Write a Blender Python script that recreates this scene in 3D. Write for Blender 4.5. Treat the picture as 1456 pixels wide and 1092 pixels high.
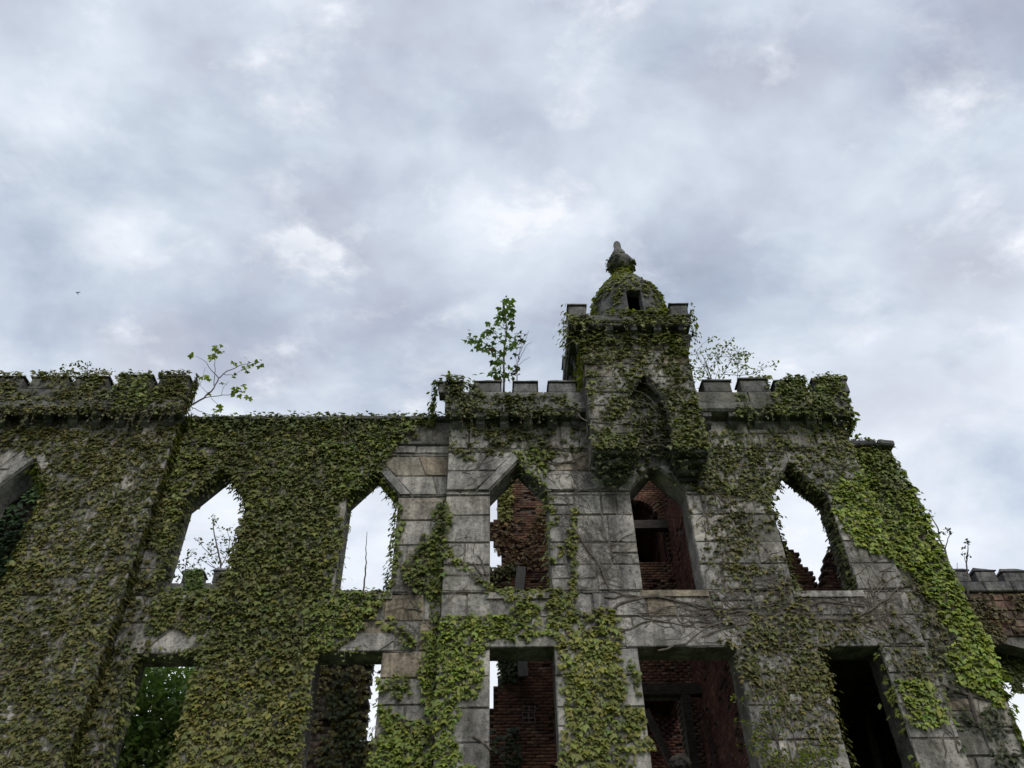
import bpy, bmesh, math, random
import numpy as np
from mathutils import Vector, Matrix

random.seed(7); RNG = np.random.default_rng(11)
scene = bpy.context.scene
for o in list(bpy.data.objects): bpy.data.objects.remove(o)
COL = scene.collection

# ------------------------------------------------------------------ camera
PW, PH, FPX = 1456.0, 1092.0, 1178.0
YAW, PITCH, ROLL = math.radians(1.656), math.radians(42.602), math.radians(-1.148)
CAMZ = 1.6
_F = np.array([math.sin(YAW)*math.cos(PITCH), math.cos(YAW)*math.cos(PITCH), math.sin(PITCH)])
_R0 = np.array([math.cos(YAW), -math.sin(YAW), 0.0]); _U0 = np.cross(_R0, _F)
_R = math.cos(ROLL)*_R0 + math.sin(ROLL)*_U0
_U = -math.sin(ROLL)*_R0 + math.cos(ROLL)*_U0
CAMP = np.array([0, 0, CAMZ])
cd = bpy.data.cameras.new('camera'); cam = bpy.data.objects.new('camera', cd); COL.objects.link(cam)
cd.sensor_width = 36; cd.lens = FPX*36/PW; cd.clip_end = 3000
m = Matrix.Identity(4)
for i in range(3):
    m[i][0] = _R[i]; m[i][1] = _U[i]; m[i][2] = -_F[i]; m[i][3] = CAMP[i]
cam.matrix_world = m
scene.camera = cam

# ------------------------------------------------------------------ sky, sun, exposure
SUN_EL, SUN_AZ = math.radians(40), math.radians(162)     # azimuth clockwise from +Y (view direction)
w = bpy.data.worlds.new('World'); scene.world = w; w.use_nodes = True
nt = w.node_tree; N = nt.nodes; L = nt.links
for n in list(N): N.remove(n)
def nd(t, x=0, y=0, **k):
    n = N.new(t); n.location = (x, y)
    for a, b in k.items(): setattr(n, a, b)
    return n
def setup_world():
    out = nd('ShaderNodeOutputWorld'); bg = nd('ShaderNodeBackground'); bg.inputs['Strength'].default_value = 0.108
    sky = nd('ShaderNodeTexSky', sky_type='NISHITA', sun_disc=False, sun_elevation=SUN_EL, sun_rotation=SUN_AZ,
             air_density=1.0, dust_density=2.0, ozone_density=1.5)
    tc = nd('ShaderNodeTexCoord'); sep = nd('ShaderNodeSeparateXYZ'); L.new(tc.outputs['Generated'], sep.inputs[0])
    zz = nd('ShaderNodeMath', operation='MAXIMUM'); L.new(sep.outputs['Z'], zz.inputs[0]); zz.inputs[1].default_value = 0.0
    ad = nd('ShaderNodeMath', operation='ADD'); L.new(zz.outputs[0], ad.inputs[0]); ad.inputs[1].default_value = 0.32
    dv = nd('ShaderNodeVectorMath', operation='DIVIDE'); L.new(tc.outputs['Generated'], dv.inputs[0])
    cb = nd('ShaderNodeCombineXYZ'); [L.new(ad.outputs[0], cb.inputs[i]) for i in range(3)]
    L.new(cb.outputs[0], dv.inputs[1])
    mp = nd('ShaderNodeMapping'); mp.inputs['Location'].default_value = (3.7, 1.9, 0.35); mp.inputs['Scale'].default_value = (0.85, 1.1, 0.6)
    mp.inputs['Rotation'].default_value = (0, 0, math.radians(-14))
    L.new(dv.outputs[0], mp.inputs['Vector'])
    def noise(scale, detail, rough, dist, off=None):
        n = nd('ShaderNodeTexNoise'); n.inputs['Scale'].default_value = scale; n.inputs['Detail'].default_value = detail
        n.inputs['Roughness'].default_value = rough; n.inputs['Distortion'].default_value = dist
        if off:
            a = nd('ShaderNodeVectorMath', operation='ADD'); L.new(mp.outputs[0], a.inputs[0]); a.inputs[1].default_value = off
            L.new(a.outputs[0], n.inputs['Vector'])
        else: L.new(mp.outputs[0], n.inputs['Vector'])
        return n.outputs['Fac']
    big = noise(3.9, 8, 0.54, 0.15)
    det = noise(9.0, 10, 0.6, 0.2, (5.2, 1.3, 2.2))
    blu = noise(3.2, 7, 0.56, 0.3, (1.2, 7.7, 4.1))
    def ramp(src, stops):
        r = nd('ShaderNodeValToRGB'); cr = r.color_ramp
        while len(cr.elements) < len(stops): cr.elements.new(0.5)
        for e, (p, c) in zip(cr.elements, stops): e.position = p; e.color = (*c, 1) if len(c) == 3 else c
        L.new(src, r.inputs[0]); return r.outputs[0]
    # even grey deck: broad darker undersides to thin bright gaps
    base = ramp(big, [(0.36, (3.95, 4.2, 5.05)), (0.47, (4.75, 5.25, 6.15)), (0.56, (5.65, 6.25, 7.1)), (0.68, (7.0, 7.45, 8.1))])
    wisp = ramp(det, [(0.52, (0, 0, 0)), (0.60, (0.3, 0.3, 0.3)), (0.68, (0.9, 0.9, 0.9))])
    mx = nd('ShaderNodeMixRGB', blend_type='MIX'); L.new(wisp, mx.inputs[0]); L.new(base, mx.inputs[1]); mx.inputs[2].default_value = (7.7, 7.9, 8.4, 1)
    # horizon glow of the thin overcast
    hr = ramp(sep.outputs['Z'], [(0.0, (1.0, 1.0, 1.0)), (0.46, (0.75, 0.75, 0.75)), (0.62, (0.2, 0.2, 0.2)), (0.74, (0, 0, 0))])
    mh = nd('ShaderNodeMixRGB', blend_type='MIX'); L.new(hr, mh.inputs[0]); L.new(mx.outputs[0], mh.inputs[1]); mh.inputs[2].default_value = (7.9, 8.2, 8.8, 1)
    # thin places where the blue comes through
    bm_ = ramp(blu, [(0.50, (0, 0, 0)), (0.62, (0.3, 0.3, 0.3)), (0.74, (0.62, 0.62, 0.62))])
    sk = nd('ShaderNodeMixRGB', blend_type='MULTIPLY'); sk.inputs[0].default_value = 1; L.new(sky.outputs[0], sk.inputs[1]); sk.inputs[2].default_value = (2.1, 1.9, 1.6, 1)
    mb = nd('ShaderNodeMixRGB', blend_type='MIX'); L.new(bm_, mb.inputs[0]); L.new(mh.outputs[0], mb.inputs[1]); L.new(sk.outputs[0], mb.inputs[2])
    L.new(mb.outputs[0], bg.inputs[0]); L.new(bg.outputs[0], out.inputs[0])
setup_world()
sd = bpy.data.lights.new('sun', 'SUN'); sd.energy = 1.5; sd.angle = math.radians(25); sd.color = (1.0, 0.97, 0.92)
sun = bpy.data.objects.new('sun', sd); COL.objects.link(sun)
sdir = Vector((math.sin(SUN_AZ)*math.cos(SUN_EL), math.cos(SUN_AZ)*math.cos(SUN_EL), math.sin(SUN_EL)))
sun.rotation_euler = sdir.to_track_quat('Z', 'Y').to_euler(); sun.location = (0, -10, 40)
vs = scene.view_settings; vs.view_transform = 'Standard'; vs.look = 'None'; vs.exposure = 0.2; vs.gamma = 1.0; vs.use_curve_mapping = False

# ------------------------------------------------------------------ helpers
def at(u, v, Y):
    d = _F + (u-PW/2)/FPX*_R - (v-PH/2)/FPX*_U
    return CAMP + d*(Y/d[1])
def ax(u, v, Y): return float(at(u, v, Y)[0])
def az(v, Y, u=728): return float(at(u, v, Y)[2])
def proj(P):
    d = P - CAMP; x = d @ _R; y = d @ _U; z = d @ _F
    return np.stack([PW/2 + FPX*x/z, PH/2 - FPX*y/z], -1)
def inpoly(pts, poly):
    x, y = pts[:, 0], pts[:, 1]; r = np.zeros(len(x), bool); n = len(poly)
    for i in range(n):
        x0, y0 = poly[i]; x1, y1 = poly[i-1]
        c = ((y0 > y) != (y1 > y))
        with np.errstate(divide='ignore', invalid='ignore'):
            r ^= c & (x < (x1-x0)*(y-y0)/((y1-y0) if y1 != y0 else 1e-9)+x0)
    return r
def vnoise(x, y, s, seed=0):
    x = np.asarray(x)/s + 97.3*seed; y = np.asarray(y)/s + 41.7*seed
    def h(i, j):
        t = np.sin(i*127.1 + j*311.7 + seed*7.3)*43758.5453; return t-np.floor(t)
    xi, yi = np.floor(x), np.floor(y); fx, fy = x-xi, y-yi
    fx = fx*fx*(3-2*fx); fy = fy*fy*(3-2*fy)
    return (h(xi, yi)*(1-fx)+h(xi+1, yi)*fx)*(1-fy) + (h(xi, yi+1)*(1-fx)+h(xi+1, yi+1)*fx)*fy
def fbm(x, y, s, seed=0):
    return 0.5*vnoise(x, y, s, seed)+0.3*vnoise(x, y, s/2.1, seed+1)+0.2*vnoise(x, y, s/4.3, seed+2)

def mesh_np(name, V, F, mat=None, col=None, smooth=False):
    V = np.asarray(V, np.float32); F = np.asarray(F, np.int32); k = F.shape[1]
    me = bpy.data.meshes.new(name); me.vertices.add(len(V)); me.vertices.foreach_set('co', V.ravel())
    me.loops.add(F.size); me.loops.foreach_set('vertex_index', F.ravel())
    me.polygons.add(len(F)); me.polygons.foreach_set('loop_start', np.arange(0, F.size, k, dtype=np.int32))
    me.polygons.foreach_set('loop_total', np.full(len(F), k, np.int32))
    if smooth: me.polygons.foreach_set('use_smooth', np.ones(len(F), bool))
    if col is not None:
        a = me.color_attributes.new('col', 'FLOAT_COLOR', 'POINT'); c = np.ones((len(V), 4), np.float32); c[:, :3] = col
        a.data.foreach_set('color', c.ravel())
    if mat: me.materials.append(mat)
    me.update(calc_edges=True); return me
class MB:
    """collects boxes, prisms and tubes into one mesh"""
    def __init__(s): s.v = []; s.f = []
    def add(s, V, F):
        o = len(s.v); s.v += [tuple(map(float, p)) for p in V]; s.f += [tuple(i+o for i in f) for f in F]; return s
    def box(s, x0, x1, y0, y1, z0, z1, bev=0.0):
        if bev <= 0:
            V = [(x, y, z) for x in (x0, x1) for y in (y0, y1) for z in (z0, z1)]
            return s.add(V, [(0, 1, 3, 2), (4, 6, 7, 5), (0, 4, 5, 1), (2, 3, 7, 6), (0, 2, 6, 4), (1, 5, 7, 3)])
        b = bmesh.new(); bmesh.ops.create_cube(b, size=1)
        for q in b.verts: q.co = Vector(((x0+x1)/2+q.co.x*(x1-x0), (y0+y1)/2+q.co.y*(y1-y0), (z0+z1)/2+q.co.z*(z1-z0)))
        bmesh.ops.bevel(b, geom=list(b.edges), offset=bev, segments=1, affect='EDGES')
        b.verts.index_update(); s.add([q.co for q in b.verts], [[q.index for q in f.verts] for f in b.faces]); b.free(); return s
    def prism_y(s, poly, y0, y1):
        n = len(poly); V = [(x, y0, z) for x, z in poly]+[(x, y1, z) for x, z in poly]
        F = [tuple(range(n)), tuple(range(2*n-1, n-1, -1))]+[(i, i+n, (i+1) % n+n, (i+1) % n) for i in range(n)]
        return s.add(V, F)
    def prism_x(s, poly, x0, x1):
        n = len(poly); V = [(x0, y, z) for y, z in poly]+[(x1, y, z) for y, z in poly]
        F = [tuple(range(n-1, -1, -1)), tuple(range(n, 2*n))]+[(i, (i+1) % n, (i+1) % n+n, i+n) for i in range(n)]
        return s.add(V, F)
    def tube(s, pts, r0, r1, n=5):
        P = [Vector(p) for p in pts]; V = []; F = []
        for i, p in enumerate(P):
            t = (P[min(i+1, len(P)-1)]-P[max(i-1, 0)])
            if t.length < 1e-6: t = Vector((0, 0, 1))
            t.normalize(); a = t.orthogonal().normalized() if abs(t.y) > 0.95 else t.cross(Vector((0, 1, 0))).normalized()
            b = t.cross(a); r = r0+(r1-r0)*i/max(1, len(P)-1)
            for k in range(n):
                an = 2*math.pi*k/n; V.append(p+(a*math.cos(an)+b*math.sin(an))*r)
        for i in range(len(P)-1):
            for k in range(n): F.append((i*n+k, i*n+(k+1) % n, (i+1)*n+(k+1) % n, (i+1)*n+k))
        F.append(tuple(range(n-1, -1, -1))); F.append(tuple((len(P)-1)*n+k for k in range(n)))
        return s.add(V, F)
    def mesh(s, name, mat, smooth=False):
        me = bpy.data.meshes.new(name); me.from_pydata(s.v, [], s.f)
        if mat: me.materials.append(mat)
        if smooth: me.polygons.foreach_set('use_smooth', [True]*len(me.polygons))
        b = bmesh.new(); b.from_mesh(me); bmesh.ops.recalc_face_normals(b, faces=b.faces); b.to_mesh(me); b.free()
        me.update(); return me
    def build(s, name, mat, parent=None, smooth=False): return link(name, s.mesh(name, mat, smooth), parent)
WORN = {'merlon': .022, 'parapet_stone': .012, 'moulding_stone': .012, 'corbel': .014, 'coping_stone': .02, 'cornice_stone': .018, 'broken_merlon': .04, 'hood_stone': .008, 'window_sill': .012, 'lintel': .008, 'string_course_stone': .01}
def wear(me, amt):
    b = bmesh.new(); b.from_mesh(me)
    for _ in range(2):
        lg = [e for e in b.edges if e.calc_length() > .16]
        if lg: bmesh.ops.subdivide_edges(b, edges=lg, cuts=1, use_grid_fill=True)
    bmesh.ops.triangulate(b, faces=[f for f in b.faces if len(f.verts) > 4]); b.normal_update()
    for q in b.verts:
        c = q.co; k = sum(1 for e in q.link_edges if len(e.link_faces) == 2 and e.calc_face_angle(0) > .6)
        n = float(fbm(np.array([c.x*1.3+c.y*.7]), np.array([c.z*1.1-c.y*.9]), .3, 55)[0])-.5
        n2 = float(fbm(np.array([c.x+c.y]), np.array([c.z]), .5, 91)[0])
        q.co = c+q.normal*(n*amt*1.6)-q.normal*(amt*2.2*max(0, n2-.45) if k >= 2 else 0)
    b.to_mesh(me); b.free(); me.update()
def link(name, me, parent=None):
    if me is not None and name in WORN: wear(me, WORN[name])
    o = bpy.data.objects.new(name, me); COL.objects.link(o)
    if parent: o.parent = parent; o.matrix_parent_inverse = Matrix.Translation(-wloc(parent))
    return o
def wloc(o):
    v = o.location.copy()
    return v
def thing(name, label, cat, loc=(0, 0, 0), group=None):
    o = bpy.data.objects.new(name, None); COL.objects.link(o); o.location = loc; o.empty_display_size = 0.3
    o['label'] = label; o['category'] = cat
    if group: o['group'] = group
    return o
def tag(o, label, cat, group=None):
    o['label'] = label; o['category'] = cat
    if group: o['group'] = group
    return o

# ------------------------------------------------------------------ materials
def newmat(name, rough=0.9):
    mt = bpy.data.materials.new(name); mt.use_nodes = True; t = mt.node_tree
    b = t.nodes['Principled BSDF']; b.inputs['Roughness'].default_value = rough
    if 'Specular IOR Level' in b.inputs: b.inputs['Specular IOR Level'].default_value = 0.2
    return mt, t, b
def rampn(t, src, stops):
    r = t.nodes.new('ShaderNodeValToRGB'); cr = r.color_ramp
    while len(cr.elements) < len(stops): cr.elements.new(0.5)
    for e, (p, c) in zip(cr.elements, stops): e.position = p; e.color = (*c, 1)
    t.links.new(src, r.inputs[0]); return r.outputs[0]
def noisen(t, scale, detail=6, rough=0.6, vec=None, dist=0.0):
    n = t.nodes.new('ShaderNodeTexNoise'); n.inputs['Scale'].default_value = scale; n.inputs['Detail'].default_value = detail
    n.inputs['Roughness'].default_value = rough; n.inputs['Distortion'].default_value = dist
    if vec is not None: t.links.new(vec, n.inputs['Vector'])
    return n.outputs['Fac']
def mixn(t, kind, fac, a, b):
    x = t.nodes.new('ShaderNodeMixRGB'); x.blend_type = kind
    for i, q in ((0, fac), (1, a), (2, b)):
        if isinstance(q, (int, float)): x.inputs[i].default_value = q if i == 0 else (q, q, q, 1)
        elif isinstance(q, tuple): x.inputs[i].default_value = (*q, 1)
        else: t.links.new(q, x.inputs[i])
    return x.outputs[0]
def pos(t, scale=(1, 1, 1)):
    g = t.nodes.new('ShaderNodeNewGeometry'); mp = t.nodes.new('ShaderNodeMapping'); mp.inputs['Scale'].default_value = scale
    t.links.new(g.outputs['Position'], mp.inputs['Vector']); return mp.outputs[0]
def bump(t, b, h, strength, dist):
    n = t.nodes.new('ShaderNodeBump'); n.inputs['Strength'].default_value = strength; n.inputs['Distance'].default_value = dist
    t.links.new(h, n.inputs['Height']); t.links.new(n.outputs[0], b.inputs['Normal'])
def stone_mat(name, tones, stain=0.75, moss=0.35):
    mt, t, b = newmat(name, 0.92)
    oi = t.nodes.new('ShaderNodeObjectInfo'); g = t.nodes.new('ShaderNodeNewGeometry')
    s = t.nodes.new('ShaderNodeMath'); s.operation = 'ADD'; t.links.new(oi.outputs['Random'], s.inputs[0]); t.links.new(g.outputs['Random Per Island'], s.inputs[1])
    fr = t.nodes.new('ShaderNodeMath'); fr.operation = 'FRACT'; t.links.new(s.outputs[0], fr.inputs[0])
    base = rampn(t, fr.outputs[0], tones)
    n1 = noisen(t, 2.2, 8, 0.65, pos(t))                       # mottling
    c = mixn(t, 'MULTIPLY', 0.9, base, rampn(t, n1, [(0.3, (0.36, 0.36, 0.37)), (0.5, (0.85, 0.85, 0.84)), (0.68, (1.3, 1.28, 1.23))]))
    n2 = noisen(t, 1.0, 7, 0.7, pos(t, (2.2, 2.2, 0.35)), 0.4)  # rain streaks
    c = mixn(t, 'MULTIPLY', stain, c, rampn(t, n2, [(0.38, (0.16, 0.16, 0.17)), (0.53, (0.75, 0.75, 0.75)), (0.62, (1.05, 1.05, 1.05))]))
    n3 = noisen(t, 14, 8, 0.75, pos(t))                        # lichen specks
    c = mixn(t, 'MULTIPLY', 0.8, c, rampn(t, n3, [(0.38, (0.34, 0.34, 0.35)), (0.49, (0.93, 0.93, 0.93)), (0.66, (1.16, 1.16, 1.14))]))
    n4 = noisen(t, 0.8, 6, 0.65, pos(t))
    c = mixn(t, 'MIX', rampn(t, n4, [(0.48, (0, 0, 0)), (0.68, (moss, moss, moss))]), c, (0.085, 0.085, 0.045))
    t.links.new(c, b.inputs['Base Color'])
    hb = mixn(t, 'ADD', 1.0, noisen(t, 9, 8, 0.7, pos(t)), mixn(t, 'MULTIPLY', 1.0, noisen(t, 45, 4, 0.6, pos(t)), 0.35))
    bump(t, b, hb, 0.75, 0.05); return mt
GREY = [(0.0, (0.27, 0.258, 0.245)), (0.18, (0.39, 0.373, 0.348)), (0.38, (0.33, 0.318, 0.30)), (0.55, (0.45, 0.43, 0.398)), (0.72, (0.36, 0.345, 0.325)), (0.9, (0.42, 0.398, 0.36)), (0.965, (0.37, 0.31, 0.24))]
M_STONE = stone_mat('grey_gneiss', GREY)
M_TRIM = stone_mat('dressed_trim', [(0.0, (0.28, 0.275, 0.265)), (1.0, (0.40, 0.385, 0.36))], 0.6, 0.15)
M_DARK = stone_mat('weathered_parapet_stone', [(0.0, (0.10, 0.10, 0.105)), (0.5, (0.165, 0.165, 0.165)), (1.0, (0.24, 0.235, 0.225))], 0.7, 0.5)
M_CORE = stone_mat('rubble_core', [(0.0, (0.19, 0.18, 0.165)), (1.0, (0.25, 0.235, 0.215))], 0.5, 0.3)
def brick_mat(nm='old_red_brick', k=(1, 1, 1)):
    mt, t, b = newmat(nm, 0.95)
    g = t.nodes.new('ShaderNodeNewGeometry')
    base = rampn(t, g.outputs['Random Per Island'], [(0.0, (0.08, 0.048, 0.036)), (0.35, (0.165, 0.085, 0.056)), (0.6, (0.12, 0.066, 0.047)), (0.85, (0.20, 0.112, 0.07)), (1.0, (0.22, 0.165, 0.12))])
    c = mixn(t, 'MULTIPLY', 0.9, base, rampn(t, noisen(t, 1.1, 7, 0.68, pos(t)), [(0.36, (0.22, 0.2, 0.2)), (0.52, (0.85, 0.8, 0.8)), (0.66, (1.25, 1.2, 1.1))]))
    c = mixn(t, 'MIX', rampn(t, noisen(t, 1.1, 6, 0.7, pos(t, (3, 3, 0.5))), [(0.53, (0, 0, 0)), (0.62, (0.35, 0.35, 0.35)), (0.72, (0.6, 0.6, 0.6))]), c, (0.16, 0.125, 0.11))
    c = mixn(t, 'MULTIPLY', 1.0, c, k)
    t.links.new(c, b.inputs['Base Color']); bump(t, b, noisen(t, 30, 5, 0.7, pos(t)), 0.6, 0.02); return mt
M_BRICK = brick_mat()
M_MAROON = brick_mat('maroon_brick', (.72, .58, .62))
def plain_mat(name, c1, c2, scale=6, rough=0.9, stretch=(1, 1, 1), bs=0.4):
    mt, t, b = newmat(name, rough)
    n = noisen(t, scale, 7, 0.65, pos(t, stretch)); t.links.new(rampn(t, n, [(0.35, c1), (0.65, c2)]), b.inputs['Base Color'])
    bump(t, b, n, bs, 0.02); return mt
M_MORTAR = plain_mat('old_mortar', (0.075, 0.052, 0.044), (0.13, 0.098, 0.082), 5)
M_TIMBER = plain_mat('weathered_timber', (0.028, 0.024, 0.021), (0.085, 0.075, 0.065), 8, 0.85, (1, 6, 6))
M_GREYWOOD = plain_mat('grey_timber', (0.07, 0.07, 0.068), (0.14, 0.135, 0.125), 8, 0.85, (8, 8, 0.8))
M_STEM = plain_mat('ivy_stem_bark', (0.06, 0.05, 0.041), (0.15, 0.132, 0.112), 12, 0.9)
M_BARK = plain_mat('sapling_bark', (0.05, 0.043, 0.038), (0.12, 0.105, 0.09), 20, 0.9)
M_GRASS = plain_mat('mown_grass', (0.035, 0.055, 0.018), (0.075, 0.105, 0.035), 3, 0.95)
M_PALE = plain_mat('pale_mortar', (0.12, 0.095, 0.085), (0.24, 0.21, 0.19), 14)
M_BIRD = plain_mat('dark_feathers', (0.03, 0.03, 0.032), (0.06, 0.06, 0.065), 9)
def leaf_mat():
    mt, t, b = newmat('leaf', 0.5)
    a = t.nodes.new('ShaderNodeAttribute'); a.attribute_name = 'col'; g = t.nodes.new('ShaderNodeNewGeometry')
    c = mixn(t, 'MULTIPLY', 1.0, a.outputs['Color'], rampn(t, g.outputs['Random Per Island'], [(0.0, (0.66, 0.64, 0.62)), (0.5, (1, 1, 1)), (1.0, (1.34, 1.3, 1.1))]))
    tr = t.nodes.new('ShaderNodeBsdfTranslucent'); ms = t.nodes.new('ShaderNodeMixShader'); ms.inputs[0].default_value = 0.32
    t.links.new(c, b.inputs['Base Color']); b.inputs['Specular IOR Level'].default_value = 0.35
    ct = mixn(t, 'MULTIPLY', 1.0, c, (1.2, 1.3, 0.55)); t.links.new(ct, tr.inputs[0])
    o = t.nodes['Material Output']; t.links.new(b.outputs[0], ms.inputs[1]); t.links.new(tr.outputs[0], ms.inputs[2]); t.links.new(ms.outputs[0], o.inputs[0])
    return mt
M_LEAF = leaf_mat()

# ------------------------------------------------------------------ ground
def build_ground():
    b = bmesh.new(); bmesh.ops.create_grid(b, x_segments=60, y_segments=60, size=900)
    for q in b.verts:
        d = max(0, q.co.length-60); q.co.z = -0.004*d*0.3*vnoise(np.array([q.co.x]), np.array([q.co.y]), 200, 5)[0]
    me = bpy.data.meshes.new('ground'); b.to_mesh(me); b.free(); me.materials.append(M_GRASS)
    o = link('ground', me); o['kind'] = 'structure'; return o
build_ground()

# ------------------------------------------------------------------ wall plan (metres; camera looks along +Y)
YM, YR, YL = 15.0, 14.55, 14.68           # middle section, right bay, left bay front planes
YT = 13.85                                # front of the corbelled turret
TH = 0.62
XLB = ax(222, 700, YL)                    # right corner of left bay
XR0 = ax(637, 640, YR)                    # left corner of right bay
XR1 = ax(1214, 640, YR)                   # right corner of right bay
ZT_M = az(600, YM, 440)                   # top of middle wall
ZP_L = az(586, YL-0.28, 130)              # underside of left parapet
ZP_R = az(588, YR-0.28, 740)              # underside of right parapet
def win(u0, u1, vs_, vsp, va, Y):
    x0, x1 = ax(u0, vs_, Y), ax(u1, vs_, Y); um = (u0+u1)/2
    return dict(k='p', x0=x0, x1=x1, z0=az(vs_, Y, um), zs=az(vsp, Y, um), z1=az(va, Y, um), Y=Y)
def winc(ua, va, vs_, vsp, Y, wd=1.1):
    c = ax(ua, va, Y); return dict(k='p', x0=c-wd/2, x1=c+wd/2, z0=az(vs_, Y, ua), zs=az(vsp, Y, ua), z1=az(va, Y, ua), Y=Y)
def rec(u0, u1, v, Y, zb=3.3):
    return dict(k='r', x0=ax(u0, v, Y), x1=ax(u1, v, Y), z0=zb, z1=az(v, Y, (u0+u1)/2), Y=Y)
W0 = winc(50, 654, 846, 697, YL, 1.12)
W1 = winc(319, 664, 846, 708, YM, 1.34)
W2 = win(475, 553, 843, 704, 668, YM)
W3 = win(697, 785, 842, 697, 657, YR)
W4 = win(915, 1001, 839, 698, 660, YR)
W5 = winc(1122, 660, 840, 703, YR, 1.24)
L1 = rec(193, 287, 929, YM); L2 = rec(450, 543, 926, YM)
L3 = rec(697, 787, 920, YR); L4 = rec(907, 1045, 919, YR); L5 = rec(1163, 1250, 919, YR)
HW, HH = 0.29, 0.37                        # hood stones: width at springing, rise above apex

def opening_poly(o, grow=0.0):
    g = grow
    if o['k'] == 'r': return [(o['x0']-g, o['z0']-g), (o['x1']+g, o['z0']-g), (o['x1']+g, o['z1']+g), (o['x0']-g, o['z1']+g)]
    xm = (o['x0']+o['x1'])/2
    return [(o['x0']-g, o['z0']-g), (o['x1']+g, o['z0']-g), (o['x1']+g, o['zs']+g*0.3), (xm, o['z1']+g*1.2), (o['x0']-g, o['zs']+g*0.3)]
def core(name, outline, holes, y0, y1, mat, parent):
    cu = bpy.data.curves.new(name, 'CURVE'); cu.dimensions = '2D'; cu.fill_mode = 'BOTH'; cu.extrude = (y1-y0)/2
    for pl in [outline]+holes:
        s = cu.splines.new('POLY'); s.points.add(len(pl)-1); s.use_cyclic_u = True
        for p, (x, z) in zip(s.points, pl): p.co = (x, z, 0, 1)
    ob = bpy.data.objects.new('tmp', cu); COL.objects.link(ob)
    dg = bpy.context.evaluated_depsgraph_get(); me = bpy.data.meshes.new_from_object(ob.evaluated_get(dg))
    bpy.data.objects.remove(ob); bpy.data.curves.remove(cu)
    me.transform(Matrix(((1, 0, 0, 0), (0, 0, -1, (y0+y1)/2), (0, 1, 0, 0), (0, 0, 0, 1))))
    me.name = name; me.materials.clear(); me.materials.append(mat)
    return link(name, me, parent)

def span(o, z, top):
    """x-interval an opening takes from a course edge at height z (hood stones included)"""
    if o['k'] == 'r': return (o['x0'], o['x1'])
    if (z < o['zs']-1e-4) or (abs(z-o['zs']) < 1e-3 and top): return (o['x0'], o['x1'])
    xm = (o['x0']+o['x1'])/2; za = o['z1']+HH; f = min(1, max(0, (z-o['zs'])/(za-o['zs']))); hw = o.get('hw', HW)
    a = o['x0']-hw; b = o['x1']+hw
    return (a+(xm-a)*f, b+(xm-b)*f)
def block_geo(xa, xb, xc, xd, z0, z1, y, depth, rs, gap=0.013, ch=0.018, rough=0.012):
    """one hewn stone: bottom edge xa..xb, top edge xc..xd, face at y, tail going back by depth"""
    xa += gap; xc += gap; xb -= gap; xd -= gap; z0 += gap; z1 -= gap
    if xb-xa < 0.03 and xd-xc < 0.03: return None
    if xd < xc: xc = xd = (xc+xd)/2
    if xb < xa: xa = xb = (xa+xb)/2
    nx, nz = 3, 2; V = []; F = []
    def P(i, j, ins):
        tz = j/nz; l = xa+(xc-xa)*tz; r = xb+(xd-xb)*tz
        if ins: l += min(ch, (r-l)*.3); r -= min(ch, (r-l)*.3)
        z = z0+(z1-z0)*tz
        if ins: z = min(max(z, z0+ch), z1-ch)
        return l+(r-l)*i/nx, z
    idx = {}
    for j in range(nz+1):
        for i in range(nx+1):
            x, z = P(i, j, True); idx[i, j] = len(V); V.append((x, y+rs.uniform(-rough, rough), z))
    for j in range(nz):
        for i in range(nx): F.append((idx[i, j], idx[i+1, j], idx[i+1, j+1], idx[i, j+1]))
    ring = [(i, 0) for i in range(nx)]+[(nx, j) for j in range(nz)]+[(i, nz) for i in range(nx, 0, -1)]+[(0, j) for j in range(nz, 0, -1)]
    n = len(ring); o1 = len(V)
    xmid, zmid = (xa+xb+xc+xd)/4, (z0+z1)/2
    for (i, j) in ring:
        x, z = P(i, j, False); cn = (i in (0, nx)) and (j in (0, nz)); e_ = rs.uniform(0, .028 if cn and rs.random() < .5 else .007)
        V.append((x+math.copysign(e_, xmid-x), y+ch+rs.uniform(-.004, .008), z+math.copysign(e_, zmid-z)))
    o2 = len(V)
    for (i, j) in ring: x, z = P(i, j, False); V.append((x, y+depth, z))
    for k in range(n):
        k2 = (k+1) % n; F.append((idx[ring[k]], o1+k, o1+k2, idx[ring[k2]])); F.append((o1+k, o2+k, o2+k2, o1+k2))
    return V, F
def courses(zs, rs, h=0.5):
    out = [zs[0]]
    for a, b in zip(zs[:-1], zs[1:]):
        n = max(1, round((b-a)/h)); cut = sorted(a+(b-a)*(k+rs.uniform(-.12, .12))/n for k in range(1, n))
        out += cut+[b]
    return out
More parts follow.
